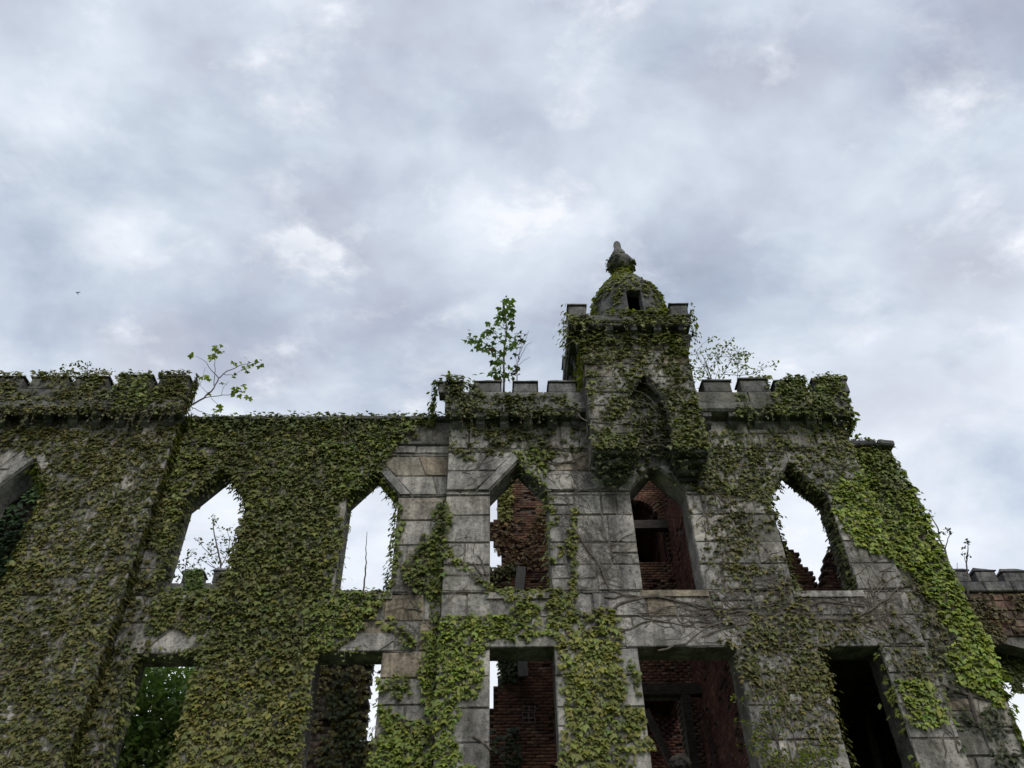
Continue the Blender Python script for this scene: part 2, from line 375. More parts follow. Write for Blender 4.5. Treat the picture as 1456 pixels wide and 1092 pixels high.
def masonry(x0, x1, z0, z1, ops, y, rs, h=0.54, wmin=0.5, wmax=1.05, edge=None, corner_l=0, corner_r=0, depth=0.075):
    """list of block geometries for a coursed wall; edge(z)->right limit for ragged walls"""
    ks = {z0, z1}
    for o in ops:
        for z in ([o['z0'], o['z1']] if o['k'] == 'r' else [o['z0'], o['zs'], o['z1']+HH]):
            if z0 < z < z1: ks.add(z)
    ks = sorted(ks); kk = [ks[0]]
    for z in ks[1:]:
        if z-kk[-1] > 0.06 or z == z1: kk.append(z)
        else:
            for o in ops:
                for q in ('z0', 'zs', 'z1'):
                    if q in o and abs(o[q]-z) < 1e-6: pass
            kk.append(z)
    cs = courses(kk, rs, h); res = []
    for a, b in zip(cs[:-1], cs[1:]):
        zm = (a+b)/2; act = []
        for o in ops:
            lo = o['z0']; hi = o['z1'] if o['k'] == 'r' else o['z1']+HH
            if lo-1e-4 <= a and b <= hi+1e-4: act.append((span(o, a, False), span(o, b, True)))
        act.sort(); xr = x1 if edge is None else min(x1, edge(zm)+rs.uniform(-.12, .1))
        segs = []; lb, lt = x0, x0
        for (ba, bb), (ta, tb) in act: segs.append((lb, ba, lt, ta)); lb, lt = bb, tb
        segs.append((lb, xr, lt, xr))
        for (sa, sb, sc, sdd) in segs:
            if max(sb-sa, sdd-sc) < 0.06: continue
            wd = max(sb-sa, sdd-sc); t = [0.0]; x = 0
            while True:
                x += rs.uniform(wmin, wmax) if rs.random() > .22 else rs.uniform(0.28, 0.5)
                if x > wd-0.32: break
                t.append(x/wd)
            t.append(1.0)
            for p, q in zip(t[:-1], t[1:]):
                xa, xb = sa+(sb-sa)*p, sa+(sb-sa)*q; xc, xd = sc+(sdd-sc)*p, sc+(sdd-sc)*q
                dp = depth
                if corner_r and q == 1.0 and abs(sb-x1) < 1e-4: dp = corner_r
                if corner_l and p == 0.0 and abs(sa-x0) < 1e-4: dp = corner_l
                if b-a > .42 and rs.random() < .09:               # thinner stones doubled up in one course
                    f = rs.uniform(.38, .62); zc_ = a+(b-a)*f; xl_, xr_ = xa+(xc-xa)*f, xb+(xd-xb)*f
                    parts = [(xa, xb, xl_, xr_, a, zc_), (xl_, xr_, xc, xd, zc_, b)]
                else: parts = [(xa, xb, xc, xd, a, b)]
                for (qa, qb, qc, qd, za_, zb_) in parts:
                    g = block_geo(qa, qb, qc, qd, za_, zb_, y+rs.uniform(-.014, .014), dp, rs, gap=rs.uniform(.007, .011))
                    if g: res.append((g, ((xa+xb+xc+xd)/4, zm)))
    return res

ruin = thing('ruined_building', 'roofless grey stone ruin with battlements, pointed window openings and a corbelled turret', 'ruin', (0, 15, 0))
ALLBLOCKS = []       # (geometry, centre, plane y, parent)
def add_blocks(lst, y, par):
    for g, c in lst: ALLBLOCKS.append((g, c, y, par))

# ---- cores
CD = 0.028
XE = ax(1330, 700, YM)
XL0 = ax(-70, 560, YL)
wl = core('wall', [(XL0, 0), (XLB-0.03, 0), (XLB-0.03, ZP_L+0.3), (XL0, ZP_L+0.3)], [opening_poly(W0, 0.01)], YL+CD, YL+TH, M_CORE, ruin)
wl['label'] = 'ivy-covered wall of the projecting bay with a pointed window'
wm = core('wall', [(XLB-0.4, 0), (XR0+0.3, 0), (XR0+0.3, ZT_M), (XLB-0.4, ZT_M)], [opening_poly(o, 0.01) for o in (W1, W2, L1, L2)], YM+CD, YM+TH, M_CORE, ruin)
wm['label'] = 'recessed wall with a flat coping between the two battlemented bays'
wr = core('wall', [(XR0+0.03, 0), (XR1-0.03, 0), (XR1-0.03, ZP_R+0.3), (XR0+0.03, ZP_R+0.3)], [opening_poly(o, 0.01) for o in (W3, W4, W5, L3, L4, L5)], YR+CD, YR+TH, M_CORE, ruin)
wr['label'] = 'grey ashlar wall of the turreted bay'
RAG = [(1232, 628), (1262, 634), (1266, 650), (1278, 668), (1290, 685), (1300, 705), (1308, 722), (1318, 745), (1330, 772), (1345, 806), (1358, 836), (1375, 868), (1395, 900), (1410, 935), (1424, 972), (1440, 1020), (1456, 1062), (1470, 1092), (1490, 1150)]
ragw = [(at(u, v, YM)[0], at(u, v, YM)[2]) for u, v in RAG]
def rag_edge(z):
    zs = [p[1] for p in ragw][::-1]; xs = [p[0] for p in ragw][::-1]; return float(np.interp(z, zs, xs))
rs = random.Random(5)
outl = [(XR1-0.3, 0), (rag_edge(3), 0)]
for z in np.arange(2.5, ragw[0][1]-0.05, 0.24):
    xx = rag_edge(z)-rs.uniform(0.06, 0.22); outl += [(xx, z), (xx, z+0.235)]
outl.append((XR1-0.3, outl[-1][1]+0.02))
wx = core('wall', outl, [], YM+CD, YM+TH, M_CORE, ruin); wx['label'] = 'broken end of the recessed wall, its edge crumbled to a slope'

# ---- facing stones
rs = random.Random(21)
ZB = 3.2
add_blocks(masonry(XL0, XLB, ZB, ZP_L, [W0], YL, rs, corner_r=0.30), YL, wl)
ZSTR = az(634, YM, 420)
add_blocks(masonry(XLB, XR0, ZB, ZSTR, [W1, W2, L1, L2], YM, rs), YM, wm)
add_blocks(masonry(XLB, XR0, ZSTR+0.1, ZT_M, [], YM+0.02, rs, h=0.6), YM, wm)
add_blocks(masonry(XR0, XR1, ZB, ZP_R, [W3, W4, W5, L3, L4, L5], YR, rs, corner_l=0.42, corner_r=0.42), YR, wr)
add_blocks(masonry(XR1, 30, ZB, ragw[0][1], [], YM, rs, edge=rag_edge), YM, wx)

# ---- string course, copings
def course_bar(name, x0, x1, y, zlo, zhi, proj_, par, mat=M_DARK, seg=1.3):
    x = x0
    while x < x1-0.05:
        e = min(x1, x+rs.uniform(seg*.8, seg*1.2)); e = x1 if x1-e < .4 else e
        MB().prism_x([(y-proj_, zlo+0.02), (y-proj_, zhi-0.05), (y-proj_*0.2, zhi), (y+0.3, zhi), (y+0.3, zlo), (y-proj_+0.05, zlo)], x+0.006, e-0.006).build(name, mat, par); x = e
course_bar('string_course_stone', XLB, XR0, YM, ZSTR, ZSTR+0.11, 0.05, wm)
course_bar('coping_stone', XLB-0.02, XR0, YM-0.02, ZT_M+0.004, ZT_M+0.15, 0.08, wm)
for (a_, b_, dz, y0_, ry) in ((XR1+.05, ragw[1][0]-.32, -.02, -.06, .0), (ragw[1][0]-.30, ragw[1][0]+.08, -.05, -.12, .14)):
    o = MB().box(-(b_-a_)/2, (b_-a_)/2, -.3, .3, -.08, .08, .035).build('coping_stone', M_DARK, wx); o.matrix_parent_inverse = Matrix.Identity(4); o.location = ((a_+b_)/2, YM+.2+y0_, ragw[1][1]+dz); o.rotation_euler = (rs.uniform(-.05, .05), ry, rs.uniform(-.06, .06))

# ---- window stones
def hood(o, par, mat=M_TRIM):
    xm = (o['x0']+o['x1'])/2; za = o['z1']+HH; hw = o.get('hw', HW); y = o['Y']
    for s in (-1, 1):
        xi = o['x0'] if s < 0 else o['x1']
        P = [(xi, o['zs']), (xi+s*hw, o['zs']), (xm, za), (xm, o['z1'])]
        g = 0.008; P = [(P[0][0], P[0][1]+g), (P[1][0]-s*g*2, P[1][1]+g), (P[2][0]+s*g, P[2][1]-g*2), (P[3][0]+s*g, P[3][1])]
        mb = MB(); yo = y-0.028; n = 4
        ci = 0.07   # splayed inner arris
        Q = [(P[0][0]+s*ci*.75, P[0][1]), P[1], P[2], (P[3][0], P[3][1]+ci*.9)]
        V = [(a, yo, b) for a, b in Q]+[(a, y+0.07, b) for a, b in P]+[(a, y+TH-0.05, b) for a, b in P]
        F = [(0, 1, 2, 3)]+[(k, (k+1) % 4, (k+1) % 4+4, k+4) for k in range(4)]+[(k+4, (k+1) % 4+4, (k+1) % 4+8, k+8) for k in range(4)]+[(8, 9, 10, 11)]
        mb.add(V, F); mb.build('hood_stone', mat, par)
def sill(o, par, ext=0.07):
    MB().prism_x([(o['Y']-0.04, o['z0']-0.15), (o['Y']-0.04, o['z0']-0.02), (o['Y']+0.1, o['z0']+0.015), (o['Y']+TH-0.02, o['z0']+0.015), (o['Y']+TH-0.02, o['z0']-0.15)], o['x0']-ext, o['x1']+ext).build('window_sill', M_STONE, par)
def lintel(o, par, ext=0.22, h=0.36):
    MB().box(o['x0']-ext, o['x1']+ext, o['Y']-0.02, o['Y']+TH-0.03, o['z1']-0.004, o['z1']+h, 0.014).build('lintel', M_STONE, par)
for o, p in ((W0, wl), (W1, wm), (W2, wm), (W3, wr), (W4, wr), (W5, wr)): hood(o, p); sill(o, p)
for o, p in ((L1, wm), (L2, wm), (L3, wr), (L4, wr), (L5, wr)): lintel(o, p)

# ---- battlemented parapets
def merlon(x0, x1, y0, y1, z0, z1, par, mat=M_DARK, cap=0.1):
    mb = MB(); j = lambda: rs.uniform(-.03, .03); z1 += rs.uniform(-.05, .04); x0 += rs.uniform(-.02, .02); x1 += rs.uniform(-.02, .02); chip = rs.choice((-1, -1, 0, 1, 2, 3))
    mb.box(x0, x1, y0, y1, z0, z1-cap, 0.02)
    b = [(x0-.03, y0-.04), (x1+.03, y0-.04), (x1+.03, y1+.04), (x0-.03, y1+.04)]; t = [(x0+.05, y0+.1), (x1-.05, y0+.1), (x1-.05, y1-.1), (x0+.05, y1-.1)]
    zc = z1-cap+0.002
    V = [(a, c, zc) for a, c in b]+[(a, c, zc+0.035+j()*.3) for a, c in b]+[(a+j(), c+j(), z1+j()-(.1 if q_ == chip else 0)) for q_, (a, c) in enumerate(t)]
    mb.add(V, [(3, 2, 1, 0)]+[(k, (k+1) % 4, (k+1) % 4+4, k+4) for k in range(4)]+[(k+4, (k+1) % 4+4, (k+1) % 4+8, k+8) for k in range(4)]+[(8, 9, 10, 11)])
    return mb.build('merlon', mat, par)
def corbel(x0, x1, yw, yf, z0, z1, par, mat=M_DARK):
    d = yw-yf; h = z1-z0
    return MB().prism_x([(yw+.05, z0), (yw-.02, z0), (yw-d*.45, z0+h*.28), (yw-d*.5, z0+h*.5), (yw-d*.88, z0+h*.62), (yw-d*.93, z1), (yw+.05, z1)], x0, x1).build('corbel', mat, par)
def parapet(xa, xb, ywall, ov, vtop, vcren, vband, vcorb, um, mer, par, skip=None, thick=0.36):
    yf = ywall-ov; yb = yf+thick
    zt, zc, zb, zk = az(vtop, yf, um), az(vcren, yf, um), az(vband, yf, um), az(vcorb, ywall-0.05, um)
    pr = link('parapet', None, par); pr.location = (0, 0, 0); pr.parent = par
    runs = [(xa, xb)] if not skip else [(xa, skip[0]), (skip[1], xb)]
    for a, b in runs:
        x = a
        while x < b-.02:                                   # band stones in two courses with a projecting moulding
            e = min(b, x+rs.uniform(.9, 1.4)); e = b if b-e < .5 else e
            zm = zb+(zc-zb)*.45
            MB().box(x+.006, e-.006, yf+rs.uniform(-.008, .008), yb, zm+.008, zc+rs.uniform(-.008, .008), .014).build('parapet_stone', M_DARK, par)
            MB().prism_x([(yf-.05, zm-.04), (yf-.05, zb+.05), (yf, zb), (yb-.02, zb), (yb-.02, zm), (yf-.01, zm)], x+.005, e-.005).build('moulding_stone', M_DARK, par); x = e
        MB().box(a+.03, b-.03, yf+.07, yb+.25, zk+.1, zc-.05).build('parapet_backing', M_CORE, par) if False else None
        n = max(1, round((b-a)/.56))
        for k in range(n):
            c = a+(b-a)*(k+.5)/n; corbel(c-.1, c+.1, ywall, yf, zk, zb+.004, par)
    for (u0, u1) in mer:
        vm = (vtop+vcren)/2; merlon(ax(u0, vm, yf), ax(u1, vm, yf), yf+.01, yb-.02, zc-.004, zt+rs.uniform(-.03, .03), par)
    bpy.data.objects.remove(pr)
    return zt, zc, zb, zk
XTL, XTR = ax(842, 640, YT), ax(1010, 640, YT)
parapet(ax(-45, 600, YL), XLB+0.06, YL, 0.3, 531, 552, 583, 607, 130, [(-28, 32), (44, 97), (106, 154), (167, 214), (226, 267)], wl)
parapet(XR0-0.1, XR1+0.08, YR, 0.3, 537, 557, 585, 610, 740, [(623, 658), (676, 712), (729, 765), (780, 819), (1001, 1040), (1052, 1093), (1103, 1148), (1158, 1206)], wr, skip=(XTL+.05, XTR-.05))

# ---- turret
tur = bpy.data.objects.new('turret', None); COL.objects.link(tur); tur.parent = ruin; tur.location = (0, 0, 0); tur.matrix_parent_inverse = Matrix.Translation((0, -15, 0))
tur['label'] = 'square corbelled turret with a small domed cap and finial'
def tpart(mb, name, mat, smooth=False):
    me = mb.mesh(name, mat, smooth)
    if name in WORN: wear(me, WORN[name])
    o = bpy.data.objects.new(name, me); COL.objects.link(o); o.parent = tur; return o
ZT0, ZT1 = az(637, YT, 925), az(466, YT, 900)
YTB = YT+1.75
nic = dict(k='p', x0=ax(902, 620, YT), x1=ax(958, 620, YT), z0=ZT0, zs=az(558, YT, 915), z1=az(531, YT, 912), Y=YT, hw=0.2)
HH_keep = HH; HH = 0.3
add_blocks(masonry(XTL, XTR, ZT0, ZT1, [nic], YT, rs, h=.42, wmin=.4, wmax=.8, corner_l=YTB-YT-.02, corner_r=YTB-YT-.02), YT, tur)
hood_o = nic
xm = (nic['x0']+nic['x1'])/2
for s in (-1, 1):
    xi = nic['x0'] if s < 0 else nic['x1']
    tpart(MB().prism_y([(xi, nic['zs']+.008), (xi+s*(.2-.012), nic['zs']+.008), (xm+s*.006, nic['z1']+HH-.015), (xm+s*.006, nic['z1'])], YT-.02, YT+.3), 'hood_stone', M_TRIM)
HH = HH_keep
zcr = az(556, YR-.3, 740)
cu_par = tur
tc_ = core('turret_core', [(XTL+.03, ZT0+.02), (nic['x0']-.01, ZT0+.02), (nic['x0']-.01, nic['zs']), (xm, nic['z1']+.01), (nic['x1']+.01, nic['zs']), (nic['x1']+.01, ZT0+.02), (XTR-.03, ZT0+.02), (XTR-.03, ZT1), (XTL+.03, ZT1)], [], YT+CD, YR+CD-.003, M_CORE, None); tc_.parent = tur
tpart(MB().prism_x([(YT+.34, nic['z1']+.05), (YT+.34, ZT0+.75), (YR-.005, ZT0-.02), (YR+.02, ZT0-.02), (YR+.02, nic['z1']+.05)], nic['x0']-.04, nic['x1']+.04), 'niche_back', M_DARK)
tpart(MB().box(XTL+.04, XTR-.04, YR+.02, YTB-.04, zcr-.6, ZT1-.005), 'turret_core', M_CORE)
for (x0, x1) in ((XTL+.02, nic['x0']+.02), (nic['x1']-.06, XTR-.02)):            # stepped corbels under both legs
    d = YR-YT
    for k, (a, zlo, zhi) in enumerate(((1.0, -.11, 0), (.74, -.23, -.115), (.46, -.34, -.235), (.22, -.45, -.345))):
        cx = (x0+x1)/2; hwid = (x1-x0)/2*(1-.15*k)
        tpart(MB().box(cx-hwid, cx+hwid, YR-d*a+.01, YR+.04, ZT0+zlo, ZT0+zhi, .03), 'corbel', M_DARK)
OV = 0.27                                                                       # cornice
zc0, zc1, zc2 = az(474, YT-OV, 895), az(461, YT-OV, 895), az(447, YT-OV, 893)
cx0, cx1, cy0, cy1 = XTL-OV-.02, XTR+OV-.1, YT-OV, YTB+OV
tpart(MB().box(cx0+.05, cx1-.05, cy0+.05, cy1-.05, zc1, zc1+(zc2-zc1)*.35, .02), 'cornice_stone', M_DARK)
tpart(MB().box(cx0, cx1, cy0, cy1, zc1+(zc2-zc1)*.35+.004, zc2, .03), 'cornice_stone', M_DARK)
for k in range(5):
    c = XTL+.1+(XTR-XTL-.2)*k/4
    tpart(MB().prism_x([(YT+.02, zc1-.42), (YT-.08, zc1-.32), (YT-.1, zc1-.16), (YT-OV+.06, zc1-.12), (YT-OV+.06, zc1-.004), (YT+.02, zc1-.004)], c-.09, c+.09), 'corbel', M_DARK)
for k in range(3):
    c = YT+.15+(YTB-YT-.3)*k/2
    for xs, s in ((XTL, -1), (XTR, 1)):
        P = [(xs-s*.02, zc1-.5), (xs+s*.1, zc1-.4), (xs+s*.12, zc1-.16), (xs+s*(OV-.1), zc1-.12), (xs+s*(OV-.1), zc1-.004), (xs-s*.02, zc1-.004)]
        tpart(MB().prism_y(P, c-.1, c+.1), 'corbel', M_DARK)
mw = .42; zmt = az(430, YT-OV, 893)
for (x, y) in ((cx0+.03, cy0+.02), (cx1-.03-mw, cy0+.02), (cx0+.03, cy1-.02-mw), (cx1-.03-mw, cy1-.02-mw)):
    o = merlon(x, x+mw, y, y+mw, zc2-.004, zmt, None, cap=.07); o.parent = tur
tpart(MB().box(cx1-1.0, cx1-.72, cy0+.06, cy0+.36, zc2-.004, zc2+.14, .05), 'broken_merlon', M_DARK)
# domed cap: sixteen-sided ogee with an opening towards the front, then the finial
YD = (YT+YTB)/2; XD = ax(893, 446, YD)
def rpx(px, v): return px/FPX*float((at(893, v, YD)-CAMP) @ _F)
YFD = YD-rpx(50, 430)
DP = [(440, 50.5), (436, 49), (430, 46), (423, 40), (416, 33), (408, 25), (400, 17), (392, 11), (386, 9)]
prof = [(rpx(52, 447), zc2-.01), (rpx(52, 447), az(444, YFD, 890)), (rpx(51.5, 440), az(434, YFD, 890)), (rpx(51, 440), az(424, YFD, 890)), (rpx(51, 440), az(413, YFD, 890))]+[(rpx(r, v), az(v, YD, 885)) for v, r in DP]
NS = 16; V = []; F = []; skipq = {}
def dome_pt(r, z, k, e=0): a = 2*math.pi*(k+.5)/NS+e; return (XD+r*math.sin(a), YD-r*math.cos(a), z)
nr = len(prof)
for sh in (1, .8):
    for (r, z) in prof:
        for k in range(NS): V.append(dome_pt(r*sh if sh < 1 else r*(1+rs.uniform(-.012, .012)), z-(0 if sh == 1 else .03), k))
hole = {(i, k) for i in (1, 2, 3) for k in (NS-1,)}
idx = lambda sh, i, k: sh*nr*NS+i*NS+k % NS
for i in range(nr-1):
    for k in range(NS):
        if (i, k) in hole: continue
        F.append((idx(0, i, k), idx(0, i, k+1), idx(0, i+1, k+1), idx(0, i+1, k))); F.append((idx(1, i, k), idx(1, i+1, k), idx(1, i+1, k+1), idx(1, i, k+1)))
for i in (1, 2, 3):
    for k in (NS-1, NS): F.append((idx(0, i, k), idx(0, i+1, k), idx(1, i+1, k), idx(1, i, k)))
for i in (1, 4): F.append((idx(0, i, NS-1), idx(0, i, NS), idx(1, i, NS), idx(1, i, NS-1)))
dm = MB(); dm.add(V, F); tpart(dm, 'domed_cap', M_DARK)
def lathe(pr, n=12):
    V = []; F = []
    for (r, z) in pr:
        for k in range(n): a = 2*math.pi*k/n; V.append((XD+r*math.sin(a), YD-r*math.cos(a), z))
    for i in range(len(pr)-1):
        for k in range(n): F.append((i*n+k, i*n+(k+1) % n, (i+1)*n+(k+1) % n, (i+1)*n+k))
    F.append(tuple(range(n))); F.append(tuple((len(pr)-1)*n+k for k in range(n)))
    return MB().add(V, F)
FP = [(387, 9), (384, 13), (380.5, 18.5), (376.5, 19.5), (373.5, 18), (371.5, 12.5), (367, 11), (361, 9.6), (359, 7), (354, 5.4), (349, 5.4), (346, 4.2), (344, 1.8)]
tpart(lathe([(rpx(r, v), az(v, YD, 880)) for v, r in FP]), 'finial', M_DARK, True)

# ------------------------------------------------------------------ brick and rubble walls seen through the openings
def brick_cells(poly, holes, x0, x1, z0, z1, bw=.215, bh=.076):
    out = []; r = 0; z = z0
    while z < z1:
        off = (r % 2)*bw/2; x = x0-off
        while x < x1: out.append((x, z)); x += bw
        z += bh; r += 1
    a = np.array(out); c = a+[bw/2, bh/2]; k = inpoly(c, poly)
    for h in holes: k &= ~inpoly(c, h)
    return a[k], bw, bh
BOXF = np.array([(0, 1, 3, 2), (4, 6, 7, 5), (0, 4, 5, 1), (2, 3, 7, 6), (0, 2, 6, 4), (1, 5, 7, 3)])
def boxes_np(lo, hi):
    n = len(lo); V = np.empty((n, 8, 3)); k = 0
    for a in (0, 1):
        for b in (0, 1):
            for c in (0, 1):
                V[:, k, 0] = (lo, hi)[a][:, 0]; V[:, k, 1] = (lo, hi)[b][:, 1]; V[:, k, 2] = (lo, hi)[c][:, 2]; k += 1
    F = (np.arange(n)[:, None, None]*8+BOXF[None]).reshape(-1, 4); return V.reshape(-1, 3), F
def brick_wall(name, label, poly, holes, Y, th, zlow=5.0, along='x', X=0.0, mat=M_BRICK, bw=.215, bh=.076, flip=1):
    """poly in (s, z): s is x for walls along x, y for walls along y (standing at X)"""
    p = np.array(poly); s0, s1, z1 = p[:, 0].min(), p[:, 0].max(), p[:, 1].max()
    cells, bw, bh = brick_cells(poly, holes, s0, s1, zlow, z1, bw, bh); n = len(cells); gone = (fbm(cells[:, 0], cells[:, 1], .5, 71) > .70) | (RNG.random(n) < .02)
    root = thing(name, label, 'wall', ((s0+s1)/2, Y, 0) if along == 'x' else (X, (s0+s1)/2, 0))
    j = RNG.uniform(-.006, .006, n)*(1 if along == 'x' else .3); g = .004 if along == 'x' else .002
    if along == 'x':
        lo = np.stack([cells[:, 0]+g, Y+j, cells[:, 1]+g], 1); hi = np.stack([cells[:, 0]+bw-g, np.full(n, Y+.1), cells[:, 1]+bh-g], 1)
        lo2 = np.stack([cells[:, 0], np.full(n, Y+.009), cells[:, 1]], 1); hi2 = np.stack([cells[:, 0]+bw, np.full(n, Y+th), cells[:, 1]+bh], 1)
    else:
        a, b = (X+j, np.full(n, X+.1))
        lo = np.stack([a, cells[:, 0]+g, cells[:, 1]+g], 1); hi = np.stack([b, cells[:, 0]+bw-g, cells[:, 1]+bh-g], 1)
        lo2 = np.stack([np.full(n, X+.005), cells[:, 0], cells[:, 1]], 1); hi2 = np.stack([np.full(n, X+th), cells[:, 0]+bw, cells[:, 1]+bh], 1)
    V, F = boxes_np(lo[~gone], hi[~gone]); o = link('bricks', mesh_np('bricks', V, F, mat), root); o['kind'] = 'stuff'
    (lo2 if along != 'x' else lo2)[gone, 0 if along != 'x' else 1] += .05
    V, F = boxes_np(lo2, hi2); link('mortar_core', mesh_np('mortar_core', V, F, M_MORTAR), root)
    mb = MB()
    if along == 'x': mb.box(s0+.1, s1-.1, Y+.02, Y+th-.01, 0, zlow)
    else: mb.box(X+.02, X+th-.01, s0+.1, s1-.1, 0, zlow)
    mb.build('lower_masonry', M_CORE, root); return root
def pw(pts, Y): return [(float(at(u, v, Y)[0]), float(at(u, v, Y)[2])) for u, v in pts]
YB = 19.5
XC = ax(946, 740, YB)                                                     # cross wall plane
zt_b = az(612, YB, 800)
bp = pw([(712, 612), (712, 690), (711, 735), (701, 744), (703, 752), (699, 760), (705, 768), (710, 780), (717, 786), (717, 798), (704, 806), (690, 812), (684, 830), (684, 866), (709, 884), (715, 930), (716, 950), (708, 975), (702, 990), (703, 1003), (697, 1010), (700, 1020), (695, 1034), (698, 1046), (692, 1062), (694, 1092), (690, 1130)], YB)
poly = [(x, z) for x, z in bp]+[(bp[-1][0], 5.0), (XC+.2, 5.0), (XC+.2, zt_b)]
xa0, xa1 = ax(850, 740, YB), XC-.06
zsp = az(746, YB, 905); zbo = az(800, YB, 905); rad = (xa1-xa0)/2; xac = (xa0+xa1)/2
arch = [(xa0, zbo), (xa1, zbo), (xa1, zsp)]+[(xac+rad*math.cos(t), zsp+rad*.95*math.sin(t)) for t in np.linspace(.15, math.pi-.15, 9)]+[(xa0, zsp)]
l4door = [(ax(900, 1100, YB)-.6, 5.0), (ax(968, 985, YB), 5.0), (ax(968, 985, YB), az(988, YB, 950)), (ax(900, 985, YB)-.6, az(988, YB, 950))]
bw1 = brick_wall('brick_wall', 'red brick inner wall with a broken left edge and an arched opening', poly, [arch, l4door], YB, .4)
# arch ring of bricks on edge
mb = MB()
for t in np.arange(.06, math.pi-.02, .105):
    c, s_ = math.cos(t), math.sin(t); r0, r1 = rad*.96, rad*.96+.24
    mid = (xac+(r0+r1)/2*c, zsp+(r0+r1)/2*.97*s_); a = t; hw_, hl = .034, .115
    P = [(mid[0]+dl*c-dw*s_, mid[1]+dl*s_+dw*c) for dl, dw in ((-hl, -hw_), (hl, -hw_), (hl, hw_), (-hl, hw_))]
    mb.prism_y(P, YB-.014+rs.uniform(-.006, .006), YB+.12)
o = mb.build('arch_ring', M_BRICK, bw1)
mb = MB(); ts = np.linspace(0, math.pi, 13); r0, r1 = rad*1.0, rad*1.0+.25
for t0, t1 in zip(ts[:-1], ts[1:]):
    mb.prism_y([(xac+r0*math.cos(t0), zsp+r0*.97*math.sin(t0)), (xac+r1*math.cos(t0), zsp+r1*.97*math.sin(t0)), (xac+r1*math.cos(t1), zsp+r1*.97*math.sin(t1)), (xac+r0*math.cos(t1), zsp+r0*.97*math.sin(t1))], YB+.41, 22.38)
for xv in (xa0-.25, xa1): mb.box(xv, xv+.25, YB+.41, 22.38, zbo-3, zsp)
mb.build('shade_vault', M_BRICK, bw1)  # brick vault added to keep the space behind the arch dark
# pale repaired bricks on that wall (outlined in light mortar)
for k, (u, v) in enumerate(((748, 1008), (757, 1008), (747, 1017), (756, 1017), (748, 1025), (757, 1025))):
    p = at(u, v, YB); mb = MB(); a, b, t = .075, .06, .012; y = YB-.016
    for (x0, x1, z0, z1) in ((-a, a, b-t, b), (-a, a, -b, -b+t), (-a, -a+t, -b+t, b-t), (a-t, a, -b+t, b-t)):
        mb.box(p[0]+x0, p[0]+x1, y-.004, y+.02, p[2]+z0, p[2]+z1)
    mb.build('mortar_outline', M_PALE, bw1)
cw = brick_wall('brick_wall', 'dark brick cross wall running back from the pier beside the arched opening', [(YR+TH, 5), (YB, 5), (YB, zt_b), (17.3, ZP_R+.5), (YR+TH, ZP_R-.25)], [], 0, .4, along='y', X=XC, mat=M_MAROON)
# room behind the arch
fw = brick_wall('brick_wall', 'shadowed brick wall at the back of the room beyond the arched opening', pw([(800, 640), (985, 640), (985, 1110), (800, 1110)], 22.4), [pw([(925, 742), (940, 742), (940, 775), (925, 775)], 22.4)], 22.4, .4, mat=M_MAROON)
# wall stub behind the rightmost window pair
Y5 = 16.5
sp = pw([(1070, 700), (1100, 752), (1112, 768), (1122, 778), (1134, 790), (1140, 803), (1152, 812), (1158, 828), (1166, 838), (1170, 842), (1176, 818), (1178, 796), (1186, 778), (1200, 764), (1240, 750), (1290, 745), (1330, 1120), (1070, 1120)], Y5)
zfl = W5['z0']-.32; sp[-1] = (sp[-1][0], zfl); sp[-2] = (sp[-2][0], zfl)
b5 = brick_wall('brick_wall', 'crumbled brown brick stub at the foot of the pointed window by the broken end', sp, [], Y5, .4, zlow=zfl)
for ch in list(b5.children):
    if ch.name.startswith('lower_masonry'): bpy.data.objects.remove(ch)
XE5 = ax(1300, 919, YR)+1.2
fl = MB().box(XC+.42, XE5, YR+TH+.01, 20.5, zfl-.25, zfl-.004).build('shade_slab', M_CORE); tag(fl, 'floor slab added to darken the room behind the black opening, carrying the crumbled brick stub', 'floor')  # slab added to keep sky light out of the room below
b6 = brick_wall('brick_wall', 'shadowed brick back wall inside the black lower opening', [(XC+.3, 4.9), (XE5+.6, 4.9), (XE5+.6, zfl-.1), (XC+.3, zfl-.1)], [], 20.1, .4)
b7 = brick_wall('brick_wall', 'side wall closing the dark room behind the black opening', [(YR+TH-.05, 4.9), (20.3, 4.9), (20.3, zfl-.1), (YR+TH-.05, zfl-.1)], [], 0, .4, along='y', X=XE5)

# rubble stub behind the plain doorway
Y2 = 19.2
M_WING = stone_mat('brown_rubble', [(0, (.12, .07, .052)), (.4, (.19, .14, .11)), (.7, (.17, .082, .06)), (1, (.22, .17, .14))], .7, .45)
M_RUBBLE = stone_mat('rubble', [(0, (.085, .075, .066)), (.5, (.15, .135, .12)), (1, (.11, .078, .066))], .7, .5)
r2 = pw([(430, 872), (470, 880), (500, 878), (522, 884), (525, 915), (522, 945), (520, 975), (516, 1000), (514, 1030), (510, 1052), (560, 1054), (560, 1120), (400, 1120)], Y2); r2[-1] = (r2[-1][0], 5.0); r2[-2] = (r2[-2][0], 5.0)
M_STUB = stone_mat('pale_rubble', [(0, (.2, .175, .15)), (.5, (.3, .265, .23)), (1, (.24, .17, .14))], .5, .35)
b2 = brick_wall('rubble_wall', 'rubble wall stub with a strip of sky beside it, below the window with the bare stem', r2, [], Y2, .45, mat=M_STUB, bw=.31, bh=.16)
# inner wall behind the far-left arch
b0 = brick_wall('rubble_wall', 'shaded rubble wall behind the arch of the projecting bay', pw([(-120, 640), (90, 640), (60, 900), (-120, 900)], 17.2), [], 17.2, .4, zlow=6.0, mat=M_RUBBLE, bw=.34, bh=.18)

